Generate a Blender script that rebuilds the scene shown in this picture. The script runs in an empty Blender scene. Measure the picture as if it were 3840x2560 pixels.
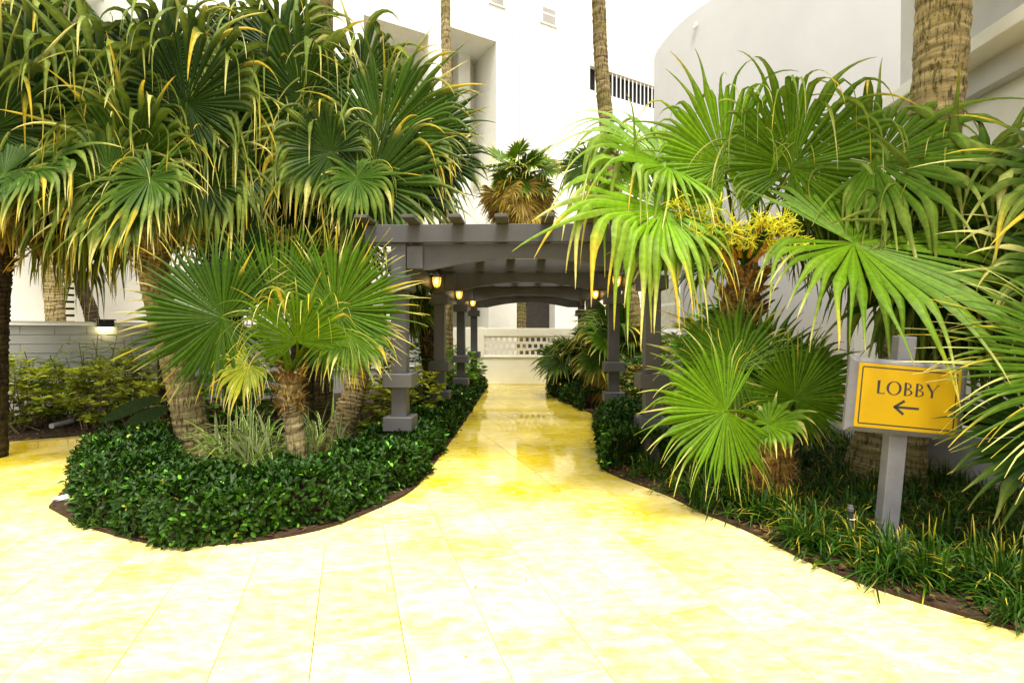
import bpy, bmesh, math, random
import numpy as np
from mathutils import Vector, Matrix

# ------------------------------------------------------------------ camera, sky, sun, exposure
scn = bpy.context.scene
COL = scn.collection
EYE = 1.6
FPX = 1950.0                                   # focal length in pixels of the 3840 wide photograph
cam_data = bpy.data.cameras.new('camera')
cam_data.sensor_width = 36.0
cam_data.lens = 36.0 * FPX / 3840.0
cam_data.clip_start = 0.05
cam_data.clip_end = 2000
cam = bpy.data.objects.new('camera', cam_data)
COL.objects.link(cam)
YAW, PITCH = math.atan(65 / FPX), math.atan(23 / FPX)
cam.location = (0, 0, EYE)
cam.rotation_euler = (math.pi / 2 - PITCH, 0, YAW)
scn.camera = cam
CAM_R = np.array(cam.rotation_euler.to_matrix())

SUN_EL, SUN_AZ = math.radians(70), math.radians(165)      # azimuth from +Y, clockwise: behind the camera, a little to its right
world = bpy.data.worlds.new('World')
scn.world = world
world.use_nodes = True
wn = world.node_tree
wn.nodes.clear()
w_out = wn.nodes.new('ShaderNodeOutputWorld')
w_bg = wn.nodes.new('ShaderNodeBackground')
w_sky = wn.nodes.new('ShaderNodeTexSky')
w_sky.sky_type = 'NISHITA'
w_sky.sun_disc = False
w_sky.sun_elevation = SUN_EL
w_sky.sun_rotation = SUN_AZ
w_sky.dust_density = 4.0
w_sky.air_density = 1.0
w_mix = wn.nodes.new('ShaderNodeMixRGB')                  # thin overcast: most of the blue is veiled by even white cloud
w_mix.inputs[0].default_value = 0.85
w_mix.inputs[2].default_value = (11.0, 10.8, 10.0, 1)
w_bg.inputs['Strength'].default_value = 0.085
wn.links.new(w_sky.outputs[0], w_mix.inputs[1])
w_tc = wn.nodes.new('ShaderNodeTexCoord')
w_sep = wn.nodes.new('ShaderNodeSeparateXYZ')
w_mr = wn.nodes.new('ShaderNodeMapRange')                 # the standard overcast sky: (1 + 2 sin elevation) / 3 of the zenith
w_mr.inputs[3].default_value = 0.45
w_mr.inputs[4].default_value = 1.35
w_mul = wn.nodes.new('ShaderNodeVectorMath'); w_mul.operation = 'SCALE'
wn.links.new(w_tc.outputs['Generated'], w_sep.inputs[0])
wn.links.new(w_sep.outputs['Z'], w_mr.inputs[0])
wn.links.new(w_mix.outputs[0], w_mul.inputs[0])
wn.links.new(w_mr.outputs[0], w_mul.inputs['Scale'])
wn.links.new(w_mul.outputs[0], w_bg.inputs['Color'])
wn.links.new(w_bg.outputs[0], w_out.inputs[0])

sun_data = bpy.data.lights.new('sun', 'SUN')
sun_data.energy = 2.0
sun_data.angle = math.radians(18)
sun_data.color = (1.0, 0.95, 0.84)
sun = bpy.data.objects.new('sun', sun_data)
COL.objects.link(sun)
sd = Vector((math.sin(SUN_AZ) * math.cos(SUN_EL), math.cos(SUN_AZ) * math.cos(SUN_EL), math.sin(SUN_EL)))
sun.rotation_euler = sd.to_track_quat('Z', 'Y').to_euler()
sun.location = sd * 40

vs = scn.view_settings
vs.view_transform = 'Standard'
vs.look = 'None'
vs.gamma = 1.0
vs.use_curve_mapping = False
vs.exposure = 1.6
try:
    scn.cycles.max_bounces = 6
    scn.cycles.diffuse_bounces = 3
    scn.cycles.glossy_bounces = 2
    scn.cycles.transmission_bounces = 3
    scn.cycles.transparent_max_bounces = 4
    scn.cycles.caustics_reflective = False
    scn.cycles.caustics_refractive = False
    scn.cycles.use_denoising = True
except Exception:
    pass

# ------------------------------------------------------------------ picture measurements -> world
SC = 3840.0 / 2352.0


def ray(px, py):
    d = CAM_R @ np.array([(px * SC - 1920) / FPX, (1280 - py * SC) / FPX, -1.0])
    return d


def F(px, py, d):
    """world point seen at (px,py) of the 2352 wide photograph, D metres ahead"""
    r = ray(px, py)
    return np.array([0, 0, EYE]) + r * (d / r[1])


def G(px, py, z=0.0):
    r = ray(px, py)
    return np.array([0, 0, EYE]) + r * ((z - EYE) / r[2])


def proj(P):
    q = CAM_R.T @ (np.asarray(P, float) - np.array([0, 0, EYE]))
    if q[2] > -0.05:
        return None
    return ((q[0] / -q[2]) * FPX + 1920) / SC, (1280 - (q[1] / -q[2]) * FPX) / SC


# ------------------------------------------------------------------ helpers
def nrm(v):
    v = np.asarray(v, float)
    return v / np.maximum(np.linalg.norm(v, axis=-1, keepdims=True), 1e-9)


def mk(name, V, Q=None, T=None, mat=None, parent=None, col=None, smooth=False, mats=None, midx=None):
    """one mesh object from vertex, quad and triangle arrays, with an optional colour per vertex"""
    me = bpy.data.meshes.new(name)
    V = np.asarray(V, np.float32).reshape(-1, 3)
    Q = np.zeros((0, 4), np.int32) if Q is None else np.asarray(Q, np.int32).reshape(-1, 4)
    T = np.zeros((0, 3), np.int32) if T is None else np.asarray(T, np.int32).reshape(-1, 3)
    nq, nt = len(Q), len(T)
    me.vertices.add(len(V))
    me.vertices.foreach_set('co', V.ravel())
    me.loops.add(nq * 4 + nt * 3)
    me.loops.foreach_set('vertex_index', np.concatenate([Q.ravel(), T.ravel()]).astype(np.int32))
    me.polygons.add(nq + nt)
    st = np.concatenate([np.arange(nq) * 4, nq * 4 + np.arange(nt) * 3]).astype(np.int32)
    me.polygons.foreach_set('loop_start', st)
    me.polygons.foreach_set('use_smooth', np.full(nq + nt, bool(smooth)))
    if midx is not None:
        me.polygons.foreach_set('material_index', np.asarray(midx, np.int32))
    if col is not None:
        a = me.color_attributes.new('Col', 'FLOAT_COLOR', 'POINT')
        c = np.ones((len(V), 4), np.float32)
        c[:, :3] = np.clip(np.asarray(col, np.float32).reshape(-1, 3), 0, 1)
        a.data.foreach_set('color', c.ravel())
    me.update(calc_edges=True)
    me.validate(verbose=False)
    for m in (mats or ([mat] if mat else [])):
        me.materials.append(m)
    return link(name, me, parent)


def link(name, me, parent=None):
    o = bpy.data.objects.new(name, me)
    COL.objects.link(o)
    if parent is not None:
        o.parent = parent
    return o


def thing(name, label, cat, loc=(0, 0, 0), group=None):
    o = bpy.data.objects.new(name, None)
    o.empty_display_size = 0.1
    COL.objects.link(o)
    o.location = tuple(float(c) for c in loc)
    return tag(o, label, cat, group)


def tag(o, label=None, cat=None, group=None, kind=None):
    if label: o['label'] = label
    if cat: o['category'] = cat
    if group: o['group'] = group
    if kind: o['kind'] = kind
    return o


def boxes_mesh(name, boxes, bev=0.0):
    """boxes: (x0,x1,y0,y1,z0,z1)"""
    bm = bmesh.new()
    for b in boxes:
        r = bmesh.ops.create_cube(bm, size=1.0)
        c = Vector(((b[0] + b[1]) / 2, (b[2] + b[3]) / 2, (b[4] + b[5]) / 2))
        s = Vector((b[1] - b[0], b[3] - b[2], b[5] - b[4]))
        for v in r['verts']:
            v.co = Vector((v.co.x * s.x, v.co.y * s.y, v.co.z * s.z)) + c
    if bev > 0:
        bmesh.ops.bevel(bm, geom=list(bm.edges), offset=bev, segments=1, affect='EDGES')
    me = bpy.data.meshes.new(name)
    bm.to_mesh(me)
    bm.free()
    return me


def box(name, b, mat, parent=None, bev=0.004):
    me = boxes_mesh(name, [b], bev)
    me.materials.append(mat)
    return link(name, me, parent)


def catmull(pts, n):
    pts = np.asarray(pts, float)
    P = np.vstack([2 * pts[0] - pts[1], pts, 2 * pts[-1] - pts[-2]])
    m = len(pts) - 1
    out = []
    for t in np.linspace(0, m - 1e-6, n):
        i = int(t); u = t - i
        a, b, c, d = P[i], P[i + 1], P[i + 2], P[i + 3]
        out.append(0.5 * ((2 * b) + (c - a) * u + (2 * a - 5 * b + 4 * c - d) * u * u + (3 * b - a - 3 * c + d) * u ** 3))
    return np.array(out)


def tube(path, rad, sides=8, cap=True, ecc=1.0):
    """vertices, quads, tris of a tube along PATH"""
    path = np.asarray(path, float); K = len(path)
    rad = np.broadcast_to(np.asarray(rad, float), (K,))
    t = nrm(np.gradient(path, axis=0))
    ref = np.array([0, 1.0, 0]) if abs(t[:, 1]).mean() < 0.8 else np.array([1.0, 0, 0])
    u = nrm(np.cross(t, ref)); w = np.cross(t, u)
    a = np.linspace(0, 2 * np.pi, sides, endpoint=False)
    V = path[:, None] + rad[:, None, None] * (np.cos(a)[None, :, None] * u[:, None] + ecc * np.sin(a)[None, :, None] * w[:, None])
    i = np.arange(K - 1)[:, None] * sides; j = np.arange(sides)[None]; j2 = (j + 1) % sides
    Q = np.stack([i + j, i + j2, i + sides + j2, i + sides + j], -1).reshape(-1, 4)
    V = V.reshape(-1, 3); T = None
    if cap:
        n0 = len(V)
        V = np.vstack([V, path[0], path[-1]])
        jj = np.arange(sides); k2 = (jj + 1) % sides
        T = np.vstack([np.stack([k2, jj, np.full(sides, n0)], -1),
                       np.stack([(K - 1) * sides + jj, (K - 1) * sides + k2, np.full(sides, n0 + 1)], -1)])
    return V, Q, T


class Pile:
    """collects arrays for one mesh"""
    def __init__(s):
        s.V, s.Q, s.T, s.C, s.n = [], [], [], [], 0

    def add(s, V, Q=None, T=None, col=None):
        V = np.asarray(V, float).reshape(-1, 3)
        s.V.append(V)
        if Q is not None and len(Q): s.Q.append(np.asarray(Q) + s.n)
        if T is not None and len(T): s.T.append(np.asarray(T) + s.n)
        s.C.append(np.broadcast_to(np.asarray((1, 1, 1) if col is None else col, float).reshape(-1, 3), (len(V), 3)))
        s.n += len(V)

    def build(s, name, mat, parent=None, smooth=False, origin=None, colour=True):
        V = np.vstack(s.V)
        if origin is not None: V = V - np.asarray(origin)
        return mk(name, V, np.vstack(s.Q) if s.Q else None, np.vstack(s.T) if s.T else None, mat, parent,
                  np.vstack(s.C) if colour else None, smooth)


def lathe(prof, sides=12):
    prof = np.asarray(prof, float); K = len(prof)
    a = np.linspace(0, 2 * np.pi, sides, endpoint=False)
    V = np.stack([prof[:, None, 0] * np.cos(a), prof[:, None, 0] * np.sin(a), np.broadcast_to(prof[:, None, 1], (K, sides))], -1)
    i = np.arange(K - 1)[:, None] * sides; j = np.arange(sides)[None]; j2 = (j + 1) % sides
    Q = np.stack([i + j, i + j2, i + sides + j2, i + sides + j], -1).reshape(-1, 4)
    return V.reshape(-1, 3), Q


# ------------------------------------------------------------------ materials
def material(name, rough=0.6, spec=0.4):
    m = bpy.data.materials.new(name)
    m.use_nodes = True
    nt = m.node_tree
    b = nt.nodes['Principled BSDF']
    b.inputs['Roughness'].default_value = rough
    b.inputs['Specular IOR Level'].default_value = spec
    return m, nt, b


def coords(nt, scale=(1, 1, 1), rot=(0, 0, 0), world_space=True):
    mp = nt.nodes.new('ShaderNodeMapping')
    mp.inputs['Scale'].default_value = scale
    mp.inputs['Rotation'].default_value = rot
    if world_space:
        g = nt.nodes.new('ShaderNodeNewGeometry')
        nt.links.new(g.outputs['Position'], mp.inputs[0])
    else:
        g = nt.nodes.new('ShaderNodeTexCoord')
        nt.links.new(g.outputs['Object'], mp.inputs[0])
    return mp


def noise(nt, mp, scale, detail=5, rough=0.6):
    n = nt.nodes.new('ShaderNodeTexNoise')
    n.inputs['Scale'].default_value = scale
    n.inputs['Detail'].default_value = detail
    n.inputs['Roughness'].default_value = rough
    nt.links.new(mp.outputs[0], n.inputs['Vector'])
    return n


def ramp(nt, src, stops):
    r = nt.nodes.new('ShaderNodeValToRGB')
    el = r.color_ramp.elements
    while len(el) < len(stops): el.new(0.5)
    for e, (p, c) in zip(el, stops):
        e.position = p
        e.color = (c[0], c[1], c[2], 1) if not isinstance(c, (int, float)) else (c, c, c, 1)
    nt.links.new(src, r.inputs[0])
    return r


def bump(nt, b, src, strength=0.3, dist=0.01):
    k = nt.nodes.new('ShaderNodeBump')
    k.inputs['Strength'].default_value = strength
    k.inputs['Distance'].default_value = dist
    nt.links.new(src, k.inputs['Height'])
    nt.links.new(k.outputs[0], b.inputs['Normal'])


def plaster(name, c1, c2, rough=0.8, scale=3.0, b_strength=0.25):
    m, nt, b = material(name, rough, 0.25)
    mp = coords(nt)
    n1 = noise(nt, mp, scale, 6)
    r = ramp(nt, n1.outputs[0], [(0.3, c1), (0.7, c2)])
    nt.links.new(r.outputs[0], b.inputs['Base Color'])
    n2 = noise(nt, mp, 60, 4)
    bump(nt, b, n2.outputs[0], b_strength, 0.004)
    return m


def leafmat(name, rough=0.42, trans=0.3, spec=0.35):
    m, nt, b = material(name, rough, spec)
    a = nt.nodes.new('ShaderNodeAttribute'); a.attribute_name = 'Col'
    mp = coords(nt)
    n = noise(nt, mp, 22, 4)
    hs = nt.nodes.new('ShaderNodeHueSaturation')
    r = ramp(nt, n.outputs[0], [(0.25, 0.72), (0.75, 1.25)])
    nt.links.new(r.outputs[0], hs.inputs['Value'])
    nt.links.new(a.outputs['Color'], hs.inputs['Color'])
    nt.links.new(hs.outputs[0], b.inputs['Base Color'])
    tr = nt.nodes.new('ShaderNodeBsdfTranslucent')
    nt.links.new(hs.outputs[0], tr.inputs['Color'])
    mx = nt.nodes.new('ShaderNodeMixShader'); mx.inputs[0].default_value = trans
    out = nt.nodes['Material Output']
    nt.links.new(b.outputs[0], mx.inputs[1]); nt.links.new(tr.outputs[0], mx.inputs[2])
    nt.links.new(mx.outputs[0], out.inputs['Surface'])
    return m


M = {}
M['frond'] = leafmat('palm_leaf', 0.5, 0.24, 0.12)
M['leaf'] = leafmat('glossy_leaf', 0.45, 0.15, 0.2)
M['soft_leaf'] = leafmat('soft_leaf', 0.5, 0.25)
M['dull_leaf'] = leafmat('dull_leaf', 0.6, 0.1, 0.08)
M['dry'] = leafmat('dry_fibre', 0.85, 0.1, 0.1)
M['flower'] = leafmat('flower', 0.6, 0.35, 0.2)
M['white_wall'] = plaster('white_painted_wall', (0.78, 0.77, 0.70), (0.84, 0.83, 0.77), 0.85)
M['cream_wall'] = plaster('cream_painted_wall', (0.78, 0.75, 0.60), (0.84, 0.81, 0.68), 0.85)
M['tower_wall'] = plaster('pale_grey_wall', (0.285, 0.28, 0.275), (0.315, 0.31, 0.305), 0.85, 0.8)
M['grey_wall'] = plaster('grey_painted_block', (0.36, 0.36, 0.34), (0.43, 0.43, 0.405), 0.8, 2.0, 0.8)
M['side_wall'] = plaster('weathered_pale_wall', (0.50, 0.50, 0.50), (0.64, 0.635, 0.62), 0.85, 1.5, 0.5)
M['recess'] = plaster('olive_recess', (0.26, 0.26, 0.20), (0.33, 0.33, 0.26), 0.9)
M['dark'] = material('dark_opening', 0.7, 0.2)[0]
M['dark'].node_tree.nodes['Principled BSDF'].inputs['Base Color'].default_value = (0.012, 0.011, 0.010, 1)  # near black: the openings' deep shade put into the colour
M['black'] = material('black_metal', 0.45, 0.4)[0]
M['black'].node_tree.nodes['Principled BSDF'].inputs['Base Color'].default_value = (0.03, 0.028, 0.026, 1)
M['door'] = plaster('dark_brown_door', (0.03, 0.026, 0.022), (0.05, 0.042, 0.035), 0.6, 8)
M['white_metal'] = material('white_bar', 0.5, 0.3)[0]
M['white_metal'].node_tree.nodes['Principled BSDF'].inputs['Base Color'].default_value = (0.78, 0.78, 0.75, 1)
M['pipe'] = plaster('grey_plastic', (0.07, 0.068, 0.07), (0.10, 0.098, 0.10), 0.5, 8, 0.1)
M['cane'] = plaster('cane', (0.45, 0.30, 0.06), (0.6, 0.42, 0.1), 0.7, 20, 0.2)
M['stone'] = plaster('pale_stone', (0.55, 0.53, 0.45), (0.7, 0.68, 0.6), 0.8, 15, 0.4)


def wood_paint():
    m, nt, b = material('grey_painted_timber', 0.5, 0.35)
    mp = coords(nt)
    n1 = noise(nt, mp, 2.5, 6)
    r = ramp(nt, n1.outputs[0], [(0.3, (0.068, 0.067, 0.067)), (0.7, (0.090, 0.088, 0.089))])
    nt.links.new(r.outputs[0], b.inputs['Base Color'])
    oi = nt.nodes.new('ShaderNodeObjectInfo')
    rv = ramp(nt, oi.outputs['Random'], [(0.0, 0.82), (1.0, 1.12)])
    hs = nt.nodes.new('ShaderNodeHueSaturation')
    nt.links.new(rv.outputs[0], hs.inputs['Value']); nt.links.new(r.outputs[0], hs.inputs['Color'])
    nt.links.new(hs.outputs[0], b.inputs['Base Color'])
    mp2 = coords(nt, (8, 8, 60))
    n2 = noise(nt, mp2, 2, 4)
    bump(nt, b, n2.outputs[0], 0.2, 0.003)
    return m


M['timber'] = wood_paint()


def travertine():
    m, nt, b = material('wet_travertine', 0.3, 0.5)
    oi = nt.nodes.new('ShaderNodeObjectInfo')
    g = nt.nodes.new('ShaderNodeNewGeometry')
    mul = nt.nodes.new('ShaderNodeVectorMath'); mul.operation = 'SCALE'
    comb = nt.nodes.new('ShaderNodeCombineXYZ')
    nt.links.new(oi.outputs['Random'], comb.inputs[0]); nt.links.new(oi.outputs['Random'], comb.inputs[1])
    nt.links.new(comb.outputs[0], mul.inputs[0]); mul.inputs['Scale'].default_value = 3.0
    add = nt.nodes.new('ShaderNodeVectorMath'); add.operation = 'ADD'
    nt.links.new(g.outputs['Position'], add.inputs[0]); nt.links.new(mul.outputs[0], add.inputs[1])
    mp = nt.nodes.new('ShaderNodeMapping'); mp.inputs['Rotation'].default_value = (0, 0, math.radians(-19)); mp.inputs['Scale'].default_value = (1.5, 3.6, 1)
    nt.links.new(add.outputs[0], mp.inputs[0])
    n1 = noise(nt, mp, 4.2, 10, 0.76)
    r1 = ramp(nt, n1.outputs[0], [(0.26, (0.70, 0.48, 0.08)), (0.38, (0.80, 0.625, 0.18)), (0.50, (0.83, 0.69, 0.29)), (0.64, (0.85, 0.76, 0.42))])
    hs = nt.nodes.new('ShaderNodeHueSaturation')                       # each tile a little different
    r2 = ramp(nt, oi.outputs['Random'], [(0.0, 0.87), (1.0, 1.06)])
    nt.links.new(r2.outputs[0], hs.inputs['Value'])
    sr = nt.nodes.new('ShaderNodeMath'); sr.operation = 'MULTIPLY_ADD'; sr.inputs[1].default_value = -0.12; sr.inputs[2].default_value = 1.06
    nt.links.new(oi.outputs['Random'], sr.inputs[0]); nt.links.new(sr.outputs[0], hs.inputs['Saturation'])
    nt.links.new(r1.outputs[0], hs.inputs['Color'])
    mp2 = coords(nt, (1, 2.2, 1), (0, 0, math.radians(-19)))
    n2 = noise(nt, mp2, 7, 8, 0.7)                                     # rusty stains and pits
    r3 = ramp(nt, n2.outputs[0], [(0.58, 0.0), (0.74, 0.65)])
    mx = nt.nodes.new('ShaderNodeMixRGB'); mx.inputs[2].default_value = (0.50, 0.31, 0.03, 1)
    nt.links.new(r3.outputs[0], mx.inputs[0]); nt.links.new(hs.outputs[0], mx.inputs[1])
    n3 = noise(nt, mp2, 60, 3, 0.5)
    r4 = ramp(nt, n3.outputs[0], [(0.66, 0.0), (0.70, 0.9)])
    mx2 = nt.nodes.new('ShaderNodeMixRGB'); mx2.inputs[2].default_value = (0.30, 0.2, 0.05, 1)
    nt.links.new(r4.outputs[0], mx2.inputs[0]); nt.links.new(mx.outputs[0], mx2.inputs[1])
    nt.links.new(mx2.outputs[0], b.inputs['Base Color'])
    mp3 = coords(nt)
    n4 = noise(nt, mp3, 0.8, 4, 0.6)                                   # wet film; its colour also holds the shade under the pergola
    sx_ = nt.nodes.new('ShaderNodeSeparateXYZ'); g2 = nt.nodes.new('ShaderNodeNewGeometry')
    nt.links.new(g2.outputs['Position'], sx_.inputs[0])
    mr = nt.nodes.new('ShaderNodeMapRange'); mr.inputs[1].default_value = 3.8; mr.inputs[2].default_value = 8.0; mr.inputs[3].default_value = 0.12; mr.inputs[4].default_value = -0.16  # film and painted shade both deepen along Y
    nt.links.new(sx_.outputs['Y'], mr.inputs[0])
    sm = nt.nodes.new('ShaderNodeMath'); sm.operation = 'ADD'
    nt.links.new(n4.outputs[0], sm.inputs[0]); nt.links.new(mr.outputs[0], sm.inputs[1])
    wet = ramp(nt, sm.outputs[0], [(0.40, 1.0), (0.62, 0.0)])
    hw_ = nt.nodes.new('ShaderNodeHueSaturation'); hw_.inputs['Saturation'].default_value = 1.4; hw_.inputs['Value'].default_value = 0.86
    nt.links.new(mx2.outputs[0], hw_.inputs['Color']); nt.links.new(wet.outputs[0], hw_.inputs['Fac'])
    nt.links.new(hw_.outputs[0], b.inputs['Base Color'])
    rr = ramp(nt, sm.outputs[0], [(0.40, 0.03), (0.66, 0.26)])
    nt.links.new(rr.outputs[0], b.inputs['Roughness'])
    bump(nt, b, n1.outputs[0], 0.03, 0.004)
    return m


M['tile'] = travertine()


def flat_noise(name, stops, scale, rough=0.9, bstr=0.8, bdist=0.02, stretch=(1, 1, 1)):
    m, nt, b = material(name, rough, 0.2)
    mp = coords(nt, stretch)
    n1 = noise(nt, mp, scale, 8, 0.7)
    r = ramp(nt, n1.outputs[0], stops)
    nt.links.new(r.outputs[0], b.inputs['Base Color'])
    bump(nt, b, n1.outputs[0], bstr, bdist)
    return m


M['soil'] = flat_noise('dark_mulch', [(0.3, (0.018, 0.011, 0.006)), (0.7, (0.07, 0.042, 0.022))], 25)
M['grout'] = flat_noise('sand_bed', [(0.3, (0.16, 0.11, 0.04)), (0.7, (0.32, 0.24, 0.10))], 30)
M['edge'] = flat_noise('crumbly_edge', [(0.3, (0.10, 0.075, 0.035)), (0.7, (0.30, 0.24, 0.12))], 40)


def trunk_mat(name, stops, moss, rings=True):
    m, nt, b = material(name, 0.85, 0.15)
    mp = coords(nt, (1, 1, 7))
    n1 = noise(nt, mp, 3.5, 8, 0.72)
    r = ramp(nt, n1.outputs[0], stops)
    mp2 = coords(nt, (14, 14, 2.2))
    n2 = noise(nt, mp2, 2.2, 6, 0.7)
    r2 = ramp(nt, n2.outputs[0], [(0.40, 0.12), (0.50, 1.0)])         # upright cracks
    mu = nt.nodes.new('ShaderNodeMixRGB'); mu.blend_type = 'MULTIPLY'; mu.inputs[0].default_value = 0.85
    nt.links.new(r.outputs[0], mu.inputs[1]); nt.links.new(r2.outputs[0], mu.inputs[2])
    mp3 = coords(nt)
    n3 = noise(nt, mp3, 1.7, 5)
    r3 = ramp(nt, n3.outputs[0], [(0.45, 0.0), (0.62, moss)])
    mx = nt.nodes.new('ShaderNodeMixRGB'); mx.inputs[2].default_value = (0.16, 0.15, 0.02, 1)
    nt.links.new(r3.outputs[0], mx.inputs[0]); nt.links.new(mu.outputs[0], mx.inputs[1])
    at_ = nt.nodes.new('ShaderNodeAttribute'); at_.attribute_name = 'Col'
    rg_ = nt.nodes.new('ShaderNodeMixRGB'); rg_.blend_type = 'MULTIPLY'; rg_.inputs[0].default_value = 1.0 if rings else 0.0
    nt.links.new(mx.outputs[0], rg_.inputs[1]); nt.links.new(at_.outputs['Color'], rg_.inputs[2])
    nt.links.new(rg_.outputs[0], b.inputs['Base Color'])
    ad = nt.nodes.new('ShaderNodeMath'); ad.operation = 'ADD'
    nt.links.new(n1.outputs[0], ad.inputs[0]); nt.links.new(n2.outputs[0], ad.inputs[1])
    bump(nt, b, ad.outputs[0], 0.9, 0.03)
    return m


M['trunk'] = trunk_mat('palm_trunk', [(0.3, (0.15, 0.105, 0.045)), (0.5, (0.34, 0.25, 0.11)), (0.7, (0.55, 0.43, 0.20))], 0.5)
M['trunk_pale'] = trunk_mat('palm_trunk_pale', [(0.3, (0.24, 0.175, 0.07)), (0.5, (0.50, 0.39, 0.18)), (0.7, (0.70, 0.58, 0.30))], 0.25)
M['trunk_dark'] = trunk_mat('palm_trunk_dark', [(0.3, (0.035, 0.024, 0.014)), (0.6, (0.085, 0.06, 0.032)), (0.8, (0.15, 0.11, 0.06))], 0.2)
M['boot'] = trunk_mat('leaf_base', [(0.3, (0.12, 0.06, 0.015)), (0.5, (0.36, 0.20, 0.05)), (0.68, (0.62, 0.40, 0.10))], 0.1, False)


def glow(name, col, strength):
    m, nt, b = material(name, 0.3, 0.4)
    b.inputs['Base Color'].default_value = (*col, 1)
    b.inputs['Emission Color'].default_value = (*col, 1)
    b.inputs['Emission Strength'].default_value = strength
    return m


M['lamp_glass'] = glow('lit_amber_glass', (1.0, 0.50, 0.06), 0.75)
M['lamp_bulb'] = glow('lit_bulb', (1.0, 0.70, 0.22), 4.0)
M['lamp_off'] = material('unlit_amber_glass', 0.3, 0.5)[0]
M['lamp_off'].node_tree.nodes['Principled BSDF'].inputs['Base Color'].default_value = (0.22, 0.15, 0.05, 1)
M['flood'] = glow('lit_floodlight', (1.0, 0.85, 0.40), 6.0)
M['bronze'] = material('dark_bronze', 0.4, 0.5)[0]
M['bronze'].node_tree.nodes['Principled BSDF'].inputs['Base Color'].default_value = (0.035, 0.025, 0.02, 1)
M['plate'] = flat_noise('yellow_plate', [(0.3, (0.41, 0.25, 0.004)), (0.7, (0.46, 0.285, 0.005))], 3, 0.35, 0.05)
M['ink'] = M['black']
M['curtain'] = plaster('sheer_curtain', (0.45, 0.45, 0.36), (0.60, 0.60, 0.50), 0.6, 6)
M['pane'] = plaster('grey_pane', (0.30, 0.28, 0.25), (0.38, 0.36, 0.33), 0.3, 3, 0.05)

# ------------------------------------------------------------------ vegetation builders
GREEN_D = np.array([0.011, 0.036, 0.0010])
GREEN_M = np.array([0.034, 0.100, 0.003])
GREEN_B = np.array([0.135, 0.285, 0.006])
YELLOW = np.array([0.62, 0.46, 0.040])
CREAM = np.array([0.66, 0.62, 0.20])
TAN = np.array([0.40, 0.25, 0.06])
BROWN = np.array([0.16, 0.085, 0.025])


def sstep(a, b, x):
    t = np.clip((x - a) / (b - a + 1e-9), 0, 1)
    return t * t * (3 - 2 * t)


def ribbons(P0, D0, S0, L, W, dr, fold=0.2, tw=None, fall=None):
    """N strips of K rings with 3 points each: P0,D0,S0 (N,3); L (N,); W widths (N,K); dr pull toward the ground per ring (N,K)"""
    N, K = W.shape
    P = np.array(P0, float); D = nrm(D0); S = nrm(S0)
    ds = (L / (K - 1))[:, None]
    out = np.zeros((N, K, 3, 3))
    down = np.array([[0, 0, -1.0]])
    for k in range(K):
        if fall is not None: down = fall[:, k]
        S = nrm(S - D * (S * D).sum(1, keepdims=True))
        if tw is not None:
            Nn0 = np.cross(D, S)
            S = nrm(S + Nn0 * tw[:, k:k + 1])
        Nn = np.cross(D, S)
        w = W[:, k:k + 1]
        out[:, k, 0] = P - S * w / 2
        out[:, k, 1] = P + Nn * (w * fold)
        out[:, k, 2] = P + S * w / 2
        D = nrm(D + down * dr[:, k:k + 1])
        P = P + D * ds
    base = (np.arange(N) * K * 3)[:, None]
    k = (np.arange(K - 1) * 3)[None]
    q1 = np.stack([base + k, base + k + 1, base + k + 4, base + k + 3], -1)
    q2 = np.stack([base + k + 1, base + k + 2, base + k + 5, base + k + 4], -1)
    Q = np.concatenate([q1.reshape(-1, 4), q2.reshape(-1, 4)])
    return out, Q


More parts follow.
